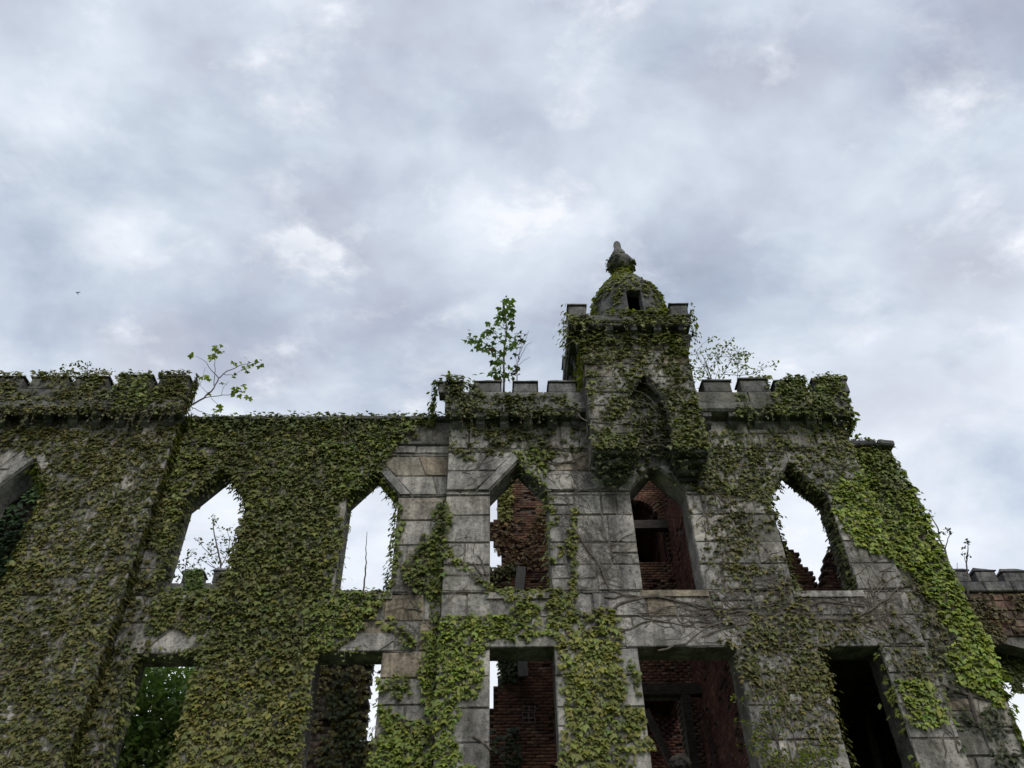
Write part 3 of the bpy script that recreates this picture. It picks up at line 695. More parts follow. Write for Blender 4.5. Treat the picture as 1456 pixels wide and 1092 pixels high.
# rear battlemented walls of the ruin
YBK = 23.0
def rear_wall(label, u0, u1, mer, vt, vc, vb, holes, ub):
    x0, x1 = ax(u0, vc, YBK), ax(u1, vc, YBK); zc, zt, zb = az(vc, YBK, ub), az(vt, YBK, ub), az(vb, YBK, ub)
    root = thing('battlemented_wall', label, 'wall', ((x0+x1)/2, YBK, 0))
    core('wall_body', [(x0, 0), (x1, 0), (x1, zb), (x0, zb)], holes, YBK+.05, YBK+.6, M_CORE, root)
    r = random.Random(int(abs(u0))+3)
    hs = [dict(k='r', x0=min(p[0] for p in h), x1=max(p[0] for p in h), z0=min(p[1] for p in h), z1=max(p[1] for p in h)) for h in holes]
    mbk = MB()
    for g, c in masonry(x0, x1, 6.5, zb, hs, YBK, r, h=.26, wmin=.25, wmax=.7): mbk.add(*g)
    o = mbk.build('stone_blocks', M_WING, root); o['kind'] = 'stuff'
    x = x0
    while x < x1-.02:
        e = min(x1, x+r.uniform(.8, 1.2)); e = x1 if x1-e < .4 else e
        MB().box(x+.006, e-.006, YBK-.12, YBK+.45, zb+.004, zc, .03).build('parapet_stone', M_DARK, root); x = e
    for (a, b) in mer: merlon(ax(a, vt, YBK), ax(b, vt, YBK), YBK-.1, YBK+.35, zc-.004, zt, root, cap=.16)
    return root
hole1 = [(ax(182, 1000, YBK), 7.2), (ax(262, 1000, YBK), 7.2), (ax(262, 1000, YBK), az(905, YBK, 230)), (ax(182, 1000, YBK), az(905, YBK, 230))]
rw1 = rear_wall('low battlemented rear wall seen through the pointed window next to the projecting bay', 120, 372, [(150, 180), (190, 218), (225, 244), (264, 292), (307, 338), (350, 372)], 808, 831, 840, [hole1], 270)
hole2 = [(ax(1418, 960, YBK), 7.4), (ax(1540, 960, YBK), 7.4), (ax(1540, 960, YBK), az(940, YBK, 1440)), (ax(1418, 960, YBK), az(905, YBK, 1420))]
rw2 = rear_wall('distant battlemented wall of brick and stone beyond the broken end', 1305, 1640, [(1318, 1340), (1349, 1372), (1380, 1410), (1418, 1452), (1462, 1494), (1504, 1538), (1550, 1584)], 808, 829, 843, [hole2], 1410)

# ------------------------------------------------------------------ timbers and rubble
def beam(label, p0, p1, w_, h_, mat=M_TIMBER, cat='beam', name='timber_beam'):
    a, b = Vector(p0), Vector(p1); d = (b-a); n = 6; l = d.length; d.normalize(); up = Vector((0, 0, 1)) if abs(d.z) < .8 else Vector((0, 1, 0))
    sx = d.cross(up).normalized(); uz = sx.cross(d); r = random.Random(hash(label) % 99); V = []; F = []
    for i in range(n+1):
        c = a+d*l*i/n
        for (i1, j1) in ((-1, -1), (1, -1), (1, 1), (-1, 1)):
            V.append(c+sx*(w_/2*i1+r.uniform(-.008, .008))+uz*(h_/2*j1+r.uniform(-.008, .008)))
    for i in range(n):
        for k in range(4): F.append((i*4+k, i*4+(k+1) % 4, i*4+4+(k+1) % 4, i*4+4+k))
    F += [(3, 2, 1, 0), tuple(n*4+k for k in range(4))]
    return tag(MB().add(V, F).build(name, mat), label, cat)
beam('dark timber beam spanning the brick arch', at(880, 748, YB-.12), (XC+.02, YB-.12, at(880, 748, YB-.12)[2]), .2, .26)
beam('charred beam across the wide dark opening', at(895, 982, 18.8), (XC+.02, 18.8, at(895, 982, 18.8)[2]), .22, .26)
beam('dark post standing under the charred beam', at(974, 990, 18.8), at(994, 1140, 18.8), .2, .2)
beam('slanting dark brace in the wide opening', at(918, 1010, 18.6), at(962, 1100, 18.6), .15, .12)
beam('leaning timber in the black lower opening', at(1214, 955, 17.9), at(1258, 1120, 17.6), .14, .1)
beam('grey board leaning against the brick behind the pointed window', at(737, 862, 19.3), at(741, 806, 19.3), .24, .06, M_GREYWOOD, 'board', 'timber_board')
beam('grey board hanging by the lintel in front of red brick', at(744, 962, 19.25), at(741, 905, 19.25), .24, .08, M_GREYWOOD, 'board', 'timber_board')
def boulder(label, c, r, mat):
    b = bmesh.new(); bmesh.ops.create_icosphere(b, subdivisions=3, radius=1)
    for q in b.verts:
        n = fbm(np.array([q.co.x*2+q.co.z]), np.array([q.co.y*2+q.co.z*1.5]), .8, 3)[0]; q.co *= r*(.55+.9*n); q.co.z *= .75
    me = bpy.data.meshes.new('rubble_stone'); b.to_mesh(me); b.free(); me.materials.append(mat)
    o = link('rubble_stone', me); o.location = c; return tag(o, label, 'stone')
pb = at(968, 1084, 16.2)
boulder('rough round rubble stone on the broken masonry inside the wide opening', (pb[0], pb[1], pb[2]-.03), .22, M_RUBBLE)
sb = brick_wall('brick_wall', 'broken low brick stub across the foot of the wide dark opening', [(ax(900, 1092, 16.1), 5.2), (ax(1075, 1092, 16.1), 5.2), (ax(1075, 1092, 16.1), pb[2]-.12), (ax(1010, 1080, 16.1), pb[2]-.2), (ax(900, 1092, 16.1), pb[2]-.16)], [], 16.1, .4)

# ------------------------------------------------------------------ leaves
LO = np.array([(0, .06), (-.26, .17), (-.55, -.02), (-.66, -.36), (-.36, -.38), (-.2, -.62), (0, -1.0), (.2, -.62), (.36, -.38), (.66, -.36), (.55, -.02), (.26, .17)])  # three-lobed outline
LC = (0, -.2)
LV = np.vstack([[LC], LO]); LH = np.array([.10]+[0, -.02, -.08, -.22, -.02, -.02, -.16, -.02, -.02, -.22, -.08, -.02])
LF = np.array([(0, i, i % 12+1) for i in range(1, 13)])
BV = np.array([(0, .5), (-.28, .1), (-.2, -.3), (0, -.55), (.2, -.3), (.28, .1)]); BH = np.array([0, -.05, -.03, -.1, -.03, -.05])
BF = np.array([(0, 1, 5), (1, 2, 5), (2, 4, 5), (2, 3, 4)])
def leaves(P, down, nrm, size, col, simple=False):
    """P,down,nrm (n,3); size (n,); col (n,3)"""
    v, h, f = (BV, BH, BF) if simple else (LV, LH, LF)
    side = np.cross(down, nrm); side /= np.linalg.norm(side, axis=1)[:, None]+1e-9; nrm = np.cross(side, down)
    V = P[:, None]+size[:, None, None]*(v[None, :, 0, None]*side[:, None]-v[None, :, 1, None]*down[:, None]+h[None, :, None]*nrm[:, None])
    n = len(P); F = (np.arange(n)[:, None, None]*len(v)+f[None]).reshape(-1, 3)
    return V.reshape(-1, 3), F, np.repeat(col, len(v), 0)
def unit(a): return a/(np.linalg.norm(a, axis=1)[:, None]+1e-9)
def ivy_leaves(P, N_, size, col, tilt=(15, 55), rng=RNG):
    """hang leaves from wall points P with outward normals N_"""
    n = len(P); t = np.radians(rng.uniform(tilt[0], tilt[1], n))
    up = np.tile([0, 0, 1.], (n, 1)); sd_ = unit(np.cross(N_, up)+1e-6)
    dn = -up*np.cos(t)[:, None]+N_*np.sin(t)[:, None]; a = rng.normal(0, .42, n)
    dn = unit(dn+sd_*a[:, None]); nr_ = unit(N_*np.cos(t)[:, None]+up*np.sin(t)[:, None]+sd_*rng.normal(0, .28, n)[:, None])
    k = rng.random(n) < .28                       # young unlobed leaves among the lobed ones
    if k.all() or not k.any(): return leaves(P, dn, nr_, size, col)
    V1, F1, C1 = leaves(P[~k], dn[~k], nr_[~k], size[~k], col[~k]); V2, F2, C2 = leaves(P[k]+dn[k]*(size[k]*.5)[:, None], dn[k], nr_[k], size[k]*1.25, col[k]*1.12, True)
    return np.concatenate([V1, V2]), np.concatenate([F1, F2+len(V1)]), np.concatenate([C1, C2])
OLIVE = np.array((.116, .119, .038)); GREEN = np.array((.122, .148, .034)); BRIGHT = np.array((.185, .235, .040)); YELL = np.array((.178, .184, .046)); DARKG = np.array((.045, .060, .022)); BROWN = np.array((.085, .066, .032)); RUST = np.array((.085, .045, .022)); BLUEG = np.array((.048, .092, .034))

# ---- ivy plants: each with its own polygons (traced), density, colour, leaf size
IV = {}
def plant(key, label, loc): IV[key] = dict(root=thing('climbing_ivy', label, 'ivy', loc, 'ivy on the ruin'), V=[], F=[], C=[], n=0)
def put(key, data):
    V, F, C = data; d = IV[key]
    if len(V) == 0: return
    d['V'].append(V); d['F'].append(F+d['n']); d['C'].append(C); d['n'] += len(V)
plant('left', 'olive ivy blanketing the projecting bay of the ruin', (-9, YL, 0))
plant('mid', 'thick dull green ivy sheet over the recessed wall with the flat coping', (-4, YM, 0))
plant('strip', 'fresh green ivy climbing the corner between two bare stone piers', (-1, YR, 0))
plant('pier', 'yellow-green ivy on the pier between the narrow and the wide lower openings', (2, YR, 0))
plant('par', 'dark ivy trailing over the battlements beside the maple sapling', (0, YR, 0))
plant('tur', 'yellow-green ivy wrapped around the turret and its domed cap', (4, YT, 0))
plant('thin', 'sparse brownish ivy and bare stems around the pointed window by the broken end', (6, YR, 0))
plant('bright', 'bright green ivy cascading down the broken end of the ruin', (9, YM, 0))
plant('inner', 'rust-brown ivy on the red brick inner wall', (1, YB, 0))
plant('dark', 'dark green ivy hanging inside the arch of the projecting bay', (-11, 17, 0))
plant('rear', 'ivy on the low battlemented rear wall', (-9, YBK, 0))
plant('stub', 'brown-green ivy on the rubble stub below the window with the bare stem', (-4, Y2, 0))

def poly_mask(uv, poly): return inpoly(uv, poly)
RG = []     # (key, poly px, density, colour, size, tilt)
def reg(key, poly, d, c, s=.084, jit=9): RG.append((key, poly, d, c, {'thin': .072, 'left': .078}.get(key, s), jit))
reg('left', [(-80, 470), (290, 470), (268, 600), (238, 640), (222, 700), (185, 840), (150, 960), (95, 1150), (-300, 1150), (-300, 600)], .58, OLIVE)
reg('left', [(60, 690), (190, 700), (150, 880), (110, 1000), (60, 1150), (-100, 1150), (0, 850)], .64, OLIVE*1.06)
reg('left', [(-60, 584), (262, 584), (255, 606), (-60, 606)], .42, OLIVE*.7)
reg('left', [(165, 535), (225, 530), (222, 578), (170, 578)], .9, GREEN)
reg('mid', [(225, 600), (260, 594), (440, 592), (620, 590), (622, 606), (600, 612), (574, 625), (560, 650), (548, 664), (536, 668), (500, 700), (488, 715), (484, 760), (475, 843), (553, 843), (534, 872), (505, 905), (490, 918), (450, 926), (447, 940), (430, 1150), (80, 1150), (150, 960), (185, 840)], .80, OLIVE*.5+GREEN*.5)
reg('mid', [(250, 592), (620, 590), (600, 604), (440, 612), (250, 608)], .97, DARKG*.7+GREEN*.5)
reg('mid', [(560, 600), (610, 598), (560, 640), (500, 690), (480, 690), (450, 640)], .97, GREEN)
reg('mid', [(300, 940), (440, 930), (425, 1150), (230, 1150), (270, 1000)], .82, OLIVE*.3+YELL*.6)
reg('mid', [(470, 845), (553, 845), (530, 875), (500, 910), (455, 920), (440, 880)], .97, GREEN*1.12)
reg('mid', [(186, 640), (240, 640), (214, 860), (150, 1150), (90, 1150), (150, 960)], .5, OLIVE*.8)
reg('strip', [(640, 712), (636, 780), (631, 850), (612, 848), (598, 832), (572, 820), (575, 795), (600, 775), (613, 745), (628, 715)], .88, GREEN*1.05)
reg('strip', [(606, 845), (632, 848), (628, 905), (614, 908), (606, 870)], .55, GREEN)
reg('strip', [(622, 882), (660, 872), (700, 875), (728, 862), (745, 850), (768, 858), (780, 884), (797, 888), (797, 910), (755, 903), (715, 896), (692, 908), (692, 940), (684, 975), (672, 990), (650, 1000), (645, 1030), (655, 1060), (672, 1092), (690, 1150), (505, 1150), (520, 1092), (532, 1040), (538, 1000), (562, 998), (585, 1022), (600, 1030), (608, 1000), (600, 960), (594, 940), (600, 905)], .86, GREEN*.55+BRIGHT*.5)
reg('strip', [(538, 955), (575, 950), (592, 975), (575, 988), (545, 988)], .72, GREEN*1.1)
reg('strip', [(535, 878), (560, 876), (582, 893), (590, 916), (573, 920), (556, 896)], .72, GREEN*1.1)
reg('strip', [(566, 705), (574, 720), (567, 790), (556, 850), (548, 850), (560, 760)], .75, GREEN)
reg('strip', [(636, 782), (650, 788), (690, 828), (698, 842), (685, 840), (650, 805)], .72, GREEN)
reg('strip', [(690, 834), (790, 836), (790, 848), (740, 852), (690, 848)], .72, YELL*.5+GREEN*.5)
reg('pier', [(783, 850), (808, 838), (822, 868), (850, 862), (878, 866), (882, 900), (884, 960), (880, 1000), (908, 1004), (926, 1062), (900, 1066), (890, 1150), (800, 1150), (798, 1040), (796, 960), (790, 920)], .78, YELL*.55+GREEN*.5)
reg('pier', [(808, 850), (812, 780), (810, 715), (820, 715), (824, 780), (822, 850)], .75, YELL*.5+GREEN*.5)
reg('pier', [(783, 798), (806, 772), (812, 782), (788, 812)], .72, YELL*.5+GREEN*.5)
reg('pier', [(776, 655), (784, 655), (788, 760), (782, 790), (778, 700)], .7, GREEN)
reg('pier', [(893, 930), (905, 930), (912, 960), (905, 985), (893, 975)], .6, GREEN)
reg('par', [(616, 528), (668, 528), (692, 556), (690, 592), (612, 592)], .64, DARKG*.5+OLIVE*.5)
reg('par', [(690, 552), (800, 556), (826, 570), (826, 606), (690, 600)], .50, DARKG*.4+OLIVE*.6)
reg('par', [(640, 606), (836, 606), (836, 640), (790, 650), (745, 660), (715, 640), (690, 645), (660, 656), (642, 640)], .46, DARKG*.5+OLIVE*.6)
reg('par', [(722, 640), (765, 632), (792, 648), (778, 668), (772, 694), (752, 682), (736, 662)], .86, GREEN*1.1)
reg('par', [(600, 600), (640, 596), (640, 640), (628, 660), (618, 625)], .3, DARKG)
reg('tur', [(838, 470), (910, 468), (918, 520), (902, 545), (888, 585), (860, 590), (836, 560)], .72, GREEN*.5+YELL*.45)
reg('tur', [(822, 466), (985, 466), (1012, 645), (842, 645)], .54, OLIVE*.5+GREEN*.4)
reg('tur', [(944, 600), (1012, 600), (1014, 645), (950, 645)], .78, OLIVE*.4+GREEN*.6)
reg('tur', [(944, 470), (990, 470), (994, 510), (960, 520)], .72, GREEN)
reg('tur', [(838, 610), (905, 612), (900, 645), (842, 645)], .72, OLIVE*.4+GREEN*.6)
reg('thin', [(965, 606), (1226, 612), (1228, 660), (1180, 700), (1150, 690), (1122, 664), (1098, 692), (1108, 730), (1060, 720), (1000, 700), (980, 690)], .66, OLIVE*.55+GREEN*.45)
reg('thin', [(980, 690), (1060, 715), (1108, 730), (1120, 770), (1150, 838), (1160, 850), (1200, 860), (1250, 860), (1262, 920), (1275, 960), (1300, 1000), (1250, 918), (1163, 916), (1185, 1000), (1200, 1150), (1100, 1150), (1060, 1000), (1048, 918), (1010, 900), (1010, 838), (990, 760)], .42, OLIVE*.8+BROWN*.2)
reg('thin', [(1250, 800), (1310, 830), (1350, 900), (1360, 960), (1290, 960), (1256, 910)], .42, OLIVE*.8)
reg('thin', [(1060, 860), (1110, 850), (1160, 860), (1165, 915), (1185, 1000), (1120, 980), (1060, 940)], .50, OLIVE)
reg('bright', [(1178, 692), (1200, 672), (1222, 690), (1226, 625), (1252, 638), (1276, 663), (1302, 690), (1340, 760), (1366, 808), (1396, 878), (1416, 920), (1424, 960), (1436, 1002), (1420, 998), (1380, 985), (1345, 950), (1352, 900), (1322, 850), (1292, 806), (1258, 788), (1215, 772), (1200, 742)], .97, BRIGHT)
reg('bright', [(1182, 690), (1225, 672), (1250, 720), (1280, 780), (1225, 775), (1195, 740)], .99, BRIGHT*1.06)
reg('bright', [(1225, 622), (1262, 634), (1300, 690), (1250, 700), (1226, 660)], .85, GREEN)
reg('bright', [(1268, 958), (1345, 962), (1356, 1000), (1346, 1030), (1300, 1032), (1282, 1002)], .95, BRIGHT)
reg('bright', [(1096, 534), (1150, 534), (1160, 530), (1208, 534), (1222, 560), (1226, 618), (1180, 606), (1130, 606), (1100, 580)], .86, GREEN*.85+DARKG*.2)
reg('bright', [(1040, 560), (1100, 570), (1100, 606), (1050, 600)], .4, GREEN*.7)
reg('bright', [(1390, 1000), (1436, 1002), (1470, 1092), (1490, 1150), (1420, 1150)], .55, DARKG)
reg('bright', [(1330, 960), (1400, 990), (1410, 1060), (1380, 1150), (1360, 1060)], .2, DARKG)
BARE = [[(243, 882), (290, 926), (198, 929), (215, 905)], [(560, 925), (600, 925), (590, 950), (548, 948)], [(560, 640), (620, 625), (612, 700), (575, 705)],
        [(0, 640), (45, 640), (55, 655), (0, 700)]]
ALLO = [W0, W1, W2, W3, W4, W5, L1, L2, L3, L4, L5]
def sample_plane(x0, x1, z0, z1, y, dens, ops, nrm=(0, -1, 0), only=None, clipx=None, bumpy=.05, gaps=None):
    n = int((x1-x0)*(z1-z0)*dens*2.35); x = RNG.uniform(x0, x1, n); z = RNG.uniform(z0, z1, n)
    keep = np.ones(n, bool)
    for o in ops:
        keep &= ~inpoly(np.stack([x, z], 1), opening_poly(o, -.05))
    if clipx is not None: keep &= x < np.array([clipx(q) for q in z])+.06
    if gaps is not None: keep &= ~gaps(x, z)
    x, z = x[keep], z[keep]; P = np.stack([x, np.full(len(x), y)-RNG.uniform(.005, bumpy, len(x)), z], 1)
    scatter(P, np.tile(np.array(nrm, float), (len(P), 1)), only)
def scatter(P, N_, only=None, dk=0.0):
    if not len(P): return
    uv = proj(P); jx = (fbm(P[:, 0]+P[:, 1], P[:, 2], .5, 31)-.5)*34; jz = (fbm(P[:, 0]+P[:, 1], P[:, 2], .5, 47)-.5)*34
    uvj = uv+np.stack([jx, jz], 1)
    best = np.full(len(P), -1); dv = np.zeros(len(P))
    for i, (key, poly, d, c, s, jit) in enumerate(RG):
        if only and key not in only: continue
        k = inpoly(uvj, poly); best[k] = i; dv[k] = d
    for b in BARE: k = inpoly(uvj, b); dv[k] = np.minimum(dv[k], .12)
    P = P+N_*(.16*np.clip(fbm(P[:, 0]+P[:, 1], P[:, 2], .55, 63)-.35, 0, 1)*np.clip(dv-.4, 0, 1)*1.6*RNG.random(len(P)))[:, None]
    n1 = fbm(P[:, 0]*1.0+P[:, 1], P[:, 2]*.8, .8, 9); n2 = fbm(P[:, 0]+P[:, 1], P[:, 2], .26, 77)
    pr = np.clip(.5+(dv-.5+(n1-.5)*.9+(n2-.5)*.75-dk)*2.0, 0, 1)*(dv > 0)
    take = RNG.random(len(P)) < pr
    for i, (key, poly, d, c, s, jit) in enumerate(RG):
        k = take & (best == i)
        if not k.any(): continue
        n = k.sum(); p = P[k]
        tone = .6+.8*fbm(p[:, 0], p[:, 2], .9, 5)+RNG.normal(0, .1, n); hue = RNG.normal(0, .1, n)
        col = c[None]*np.clip(tone, .45, 1.5)[:, None]*np.stack([1+hue, np.ones(n), 1-hue*.4], 1)
        put(key, ivy_leaves(p, N_[k], s*np.clip(RNG.lognormal(-.12, .34, n), .35, 1.75), np.clip(col, 0.01, .32), tilt=(5, 65)))
        q = RNG.random(n) < (.36 if key in ('left', 'mid', 'thin', 'tur') else .2)       # withered and half-unfolded leaves lying close to the stone
        if q.any(): put(key, ivy_leaves(p[q]+RNG.normal(0, .05, (q.sum(), 3))*[1, .1, 1]-N_[k][q]*.0, N_[k][q], s*RNG.uniform(.35, .75, q.sum()), np.tile(BROWN*.5+OLIVE*.45, (q.sum(), 1))*RNG.uniform(.5, 1.2, (q.sum(), 1)), tilt=(0, 25)))
ZLO = 5.2
ML = [(-28, 32), (44, 97), (106, 154), (167, 214), (226, 267)]; MR = [(623, 658), (676, 712), (729, 765), (780, 819), (1001, 1040), (1052, 1093), (1103, 1148), (1158, 1206)]
def crenels(mer, Y, vt, vc, um):
    zc = az(vc, Y, um)-.02; vm = (vt+vc)/2; iv = [(ax(a, vm, Y)-.02, ax(b, vm, Y)+.02) for a, b in mer]
    def f(x, z):
        m_ = np.zeros(len(x), bool)
        for a, b in iv: m_ |= (x > a) & (x < b)
        return (z > zc) & ~m_
    return f
sample_plane(XL0, XLB, ZLO, ZP_L, YL, 185, [W0], only=('left',))
sample_plane(ax(-40, 600, YL), XLB+.12, ZP_L-.1, az(528, YL-.3, 130), YL-.31, 190, [], only=('left',), gaps=crenels(ML, YL-.3, 531, 552, 130))
n = 1500; P = np.stack([np.full(n, XLB+.01), RNG.uniform(YL, YM, n), RNG.uniform(ZLO, ZP_L, n)], 1); scatter(P, np.tile([1., 0, 0], (n, 1)), ('mid', 'left'))
n = 500; P = np.stack([np.full(n, XLB+.14), RNG.uniform(YL-.3, YL+.12, n), RNG.uniform(ZP_L, az(530, YL-.3, 130), n)], 1); scatter(P, np.tile([1., 0, 0], (n, 1)), ('mid', 'left'))
sample_plane(XLB, XR0, ZLO, ZT_M+.12, YM, 210, [W1, W2, L1, L2], only=('mid', 'strip', 'left'), bumpy=.09)
sample_plane(XR0, XR1, ZLO, ZP_R, YR, 185, [W3, W4, W5, L3, L4, L5], only=('strip', 'pier', 'par', 'thin', 'bright'))
sample_plane(XR0-.1, XTL, ZP_R-.1, az(530, YR-.3, 740), YR-.32, 190, [], only=('par',), gaps=crenels(MR, YR-.3, 537, 557, 740))
sample_plane(XTR, XR1+.1, ZP_R-.1, az(530, YR-.3, 740), YR-.32, 190, [], only=('bright', 'thin'), gaps=crenels(MR, YR-.3, 537, 557, 740))
sample_plane(XR1, rag_edge(ZLO)+.2, ZLO, ragw[0][1], YM, 230, [], only=('bright', 'thin'), clipx=rag_edge, bumpy=.1)
# turret front and its left flank
sample_plane(XTL, XTR, ZT0, ZT1, YT, 210, [nic], only=('tur',))
n = 900; P = np.stack([np.full(n, XTL-.01), RNG.uniform(YT, YTB, n), RNG.uniform(az(556, YR, 830), ZT1, n)], 1)
RG.append(('tur', [(790, 440), (860, 440), (860, 640), (800, 640)], .5, GREEN*.6+OLIVE*.4, .115, 0)); scatter(P, np.tile([-1., 0, 0], (n, 1)), ('tur',)); RG.pop()

def fringe(key, pts, Y0, Y1, n, inward, c, s=.1, wall=.05):
    """leaves along an opening's reveal: pts is the edge polyline in (x,z)"""
    pts = np.array(pts); sl = np.linalg.norm(np.diff(pts, axis=0), axis=1); cum = np.concatenate([[0], np.cumsum(sl)])
    t = RNG.uniform(0, cum[-1], n); x = np.interp(t, cum, pts[:, 0]); z = np.interp(t, cum, pts[:, 1])
    i = np.clip(np.searchsorted(cum, t)-1, 0, len(sl)-1); d = np.diff(pts, axis=0)[i]/sl[i][:, None]; nn = np.stack([-d[:, 1], d[:, 0]], 1)*inward
    amt = np.abs(RNG.normal(0, .06, n))*(.4+1.4*fbm(x, z, .35, 12))
    P = np.stack([x+nn[:, 0]*amt, RNG.uniform(Y0, Y1, n), z+nn[:, 1]*amt], 1)
    Nn = unit(np.stack([nn[:, 0], np.full(n, -.5), nn[:, 1]*.6+.05], 1))
    tone = .7+.6*RNG.random(n); put(key, ivy_leaves(P, Nn, s*RNG.uniform(.6, 1.15, n), c[None]*tone[:, None]))
def edges(o, which):
    xm = (o['x0']+o['x1'])/2
    return {'l': [(o['x0'], o['z0']), (o['x0'], o['zs'])], 'lt': [(o['x0'], o['zs']), (xm, o['z1'])], 'rt': [(xm, o['z1']), (o['x1'], o['zs'])], 'r': [(o['x1'], o['zs']), (o['x1'], o['z0'])], 'b': [(o['x1'], o['z0']), (o['x0'], o['z0'])]}[which]
for e, n in (('l', 260), ('lt', 120), ('rt', 130), ('r', 190), ('b', 260)): fringe('mid', edges(W1, e), YM-.03, YM+.35, n, -1, GREEN*.4+OLIVE*.5)
for e, n in (('l', 60), ('lt', 150), ('rt', 130), ('b', 330)): fringe('mid', edges(W2, e), YM-.03, YM+.35, n, -1, GREEN)
fringe('strip', edges(W2, 'r'), YM-.03, YM+.15, 190, -1, GREEN)
for e, n in (('l', 300), ('lt', 60), ('rt', 190), ('r', 330)): fringe('thin', edges(W5, e), YR, YR+.5, n, -1, DARKG*.7+OLIVE*.4)
fringe('strip', edges(W3, 'b'), YR-.05, YR+.4, 150, -1, YELL*.6+GREEN*.4); fringe('par', edges(W3, 'rt'), YR, YR+.4, 90, -1, DARKG)
fringe('pier', edges(W3, 'r'), YR-.03, YR+.2, 110, -1, GREEN)
fringe('left', edges(W0, 'rt'), YL-.03, YL+.3, 160, -1, GREEN); fringe('left', edges(W0, 'r'), YL-.03, YL+.3, 330, -1, OLIVE)
for x, k, n in ((L1['x0'], -1, 260), (L1['x1'], 1, 260), (L2['x1'], 1, 50)):
    q = [(x, 5.5), (x, L1['z1'])]; fringe('mid' if k < 0 or x < L2['x0'] else 'strip', q, YM-.03, YM+.3, n, k, OLIVE*.6+GREEN*.5)
fringe('thin', [(L5['x0'], 5.5), (L5['x0'], L5['z1'])], YR-.02, YR+.1, 90, -1, OLIVE); fringe('bright', [(L5['x1'], 5.5), (L5['x1'], L5['z1'])], YR-.02, YR+.1, 70, 1, GREEN)
# ivy crests: coping of the middle wall, tops of merlons
fringe('mid', [(XLB+.1, ZT_M+.14), (XR0-.2, ZT_M+.14)], YM-.1, YM+.5, 900, 1, GREEN*.6+OLIVE*.2, .11)
for (u0, u1) in [(-28, 32), (44, 97), (106, 154), (167, 214), (226, 267)]:
    fringe('left', [(ax(u0, 531, YL-.3), az(532, YL-.3, 130)), (ax(u1, 531, YL-.3), az(532, YL-.3, 130))], YL-.32, YL+.1, 150, 1, GREEN*.5+OLIVE*.5, .09)
    pass
fringe('par', [(ax(620, 541, YR-.3), az(588, YR-.3, 740)), (ax(622, 541, YR-.3), az(537, YR-.3, 740)), (ax(660, 541, YR-.3), az(537, YR-.3, 740)), (ax(680, 541, YR-.3), az(556, YR-.3, 740))], YR-.33, YR+.1, 330, 1, GREEN*.8, .11)
for (u0, u1) in ((1052, 1093), (1103, 1148), (1158, 1206)): fringe('bright', [(ax(u0+18, 541, YR-.3), az(537, YR-.3, 1100)), (ax(u1, 541, YR-.3), az(537, YR-.3, 1100))], YR-.32, YR, 90, 1, GREEN*.9, .11)
fringe('bright', [(XR1+.1, az(535, YR-.3, 1200)), (XR1+.12, ZP_R-.2), (XR1+.05, ragw[0][1])], YR-.3, YR+.4, 420, 1, GREEN*.9+BRIGHT*.2, .12)
fringe('bright', [(XR1, ragw[1][1]+.1), (ragw[1][0]-.3, ragw[1][1]+.08)], YM-.15, YM+.3, 150, 1, GREEN, .09)
fringe('bright', [(x-.05, z) for x, z in ragw], YM-.05, YM+.5, 1900, 1, BRIGHT*.9, .125)
# turret cornice, merlons, cap and finial
fringe('tur', [(cx0-.02, zc1-.45), (cx0-.03, zc2), (cx0+.1, zmt-.05)], cy0-.02, cy0+.8, 120, 1, YELL*.5+GREEN*.5, .11)
fringe('tur', [(cx1+.03, zmt), (cx1+.02, zc1-.35)], cy0-.05, cy0+.5, 80, 1, GREEN, .1)
fringe('tur', [(XD-.8, zc2), (XD+.7, zc2)], cy0-.06, cy0, 120, 1, GREEN*.7+YELL*.3, .11)
k = 900; x_ = RNG.uniform(cx0, cx1, k); z_ = RNG.uniform(zc1-.45, zc2, k); kk = RNG.random(k) < np.clip((fbm(x_, z_, .45, 34)-.5)*3.2+.42, 0, 1)
P = np.stack([x_, np.where(z_ > zc1, cy0-.02, YT-.1), z_], 1)[kk]; put('tur', ivy_leaves(P, np.tile([0, -1., 0], (len(P), 1)), .1*RNG.uniform(.5, 1.2, len(P)), (YELL*.4+GREEN*.5)[None]*RNG.uniform(.5, 1.2, (len(P), 1))))
def lathe_ivy(pr, n, fun, c):
    zz = RNG.uniform(pr[0][1], pr[-1][1], n); a = RNG.uniform(-2.2, 2.2, n); r = np.interp(zz, [p[1] for p in pr], [p[0] for p in pr])
    P = np.stack([XD+(r+.02)*np.sin(a), YD-(r+.02)*np.cos(a), zz], 1); N_ = unit(np.stack([np.sin(a), -np.cos(a), np.full(n, .25)], 1))
    k = RNG.random(n) < np.clip((fbm(a*r*1.2, zz, .55, 19)-.5)*3.4+fun(a, zz), 0, 1); k &= ~((np.abs(a) < .3) & (zz > prof[1][1]-.05) & (zz < prof[4][1]+.03))
    P, N_ = P[k], N_[k]; t = .7+.6*RNG.random(len(P)); put('tur', ivy_leaves(P, N_, .1*RNG.uniform(.6, 1.2, len(P)), c[None]*t[:, None]))
lathe_ivy(prof, 2600, lambda a, z: .46+.25*(a < 0)*(a > -1.2), YELL*.5+GREEN*.5)
FPW = [(rpx(r, v), az(v, YD, 880)) for v, r in FP]
lathe_ivy(FPW[:7], 260, lambda a, z: .55+0*a, DARKG*.6+GREEN*.3)
lathe_ivy(prof[-4:]+FPW[:2], 150, lambda a, z: .8+0*a, YELL*.6+GREEN*.4)
k = 520; z_ = RNG.uniform(ZT0-.5, ZT0+.05, k); leg = RNG.random(k) < .5
x_ = np.where(leg, RNG.uniform(XTL, nic['x0']+.05, k), RNG.uniform(nic['x1']-.05, XTR, k)); y_ = np.interp(z_, [ZT0-.46, ZT0], [YR-.12, YT-.02])
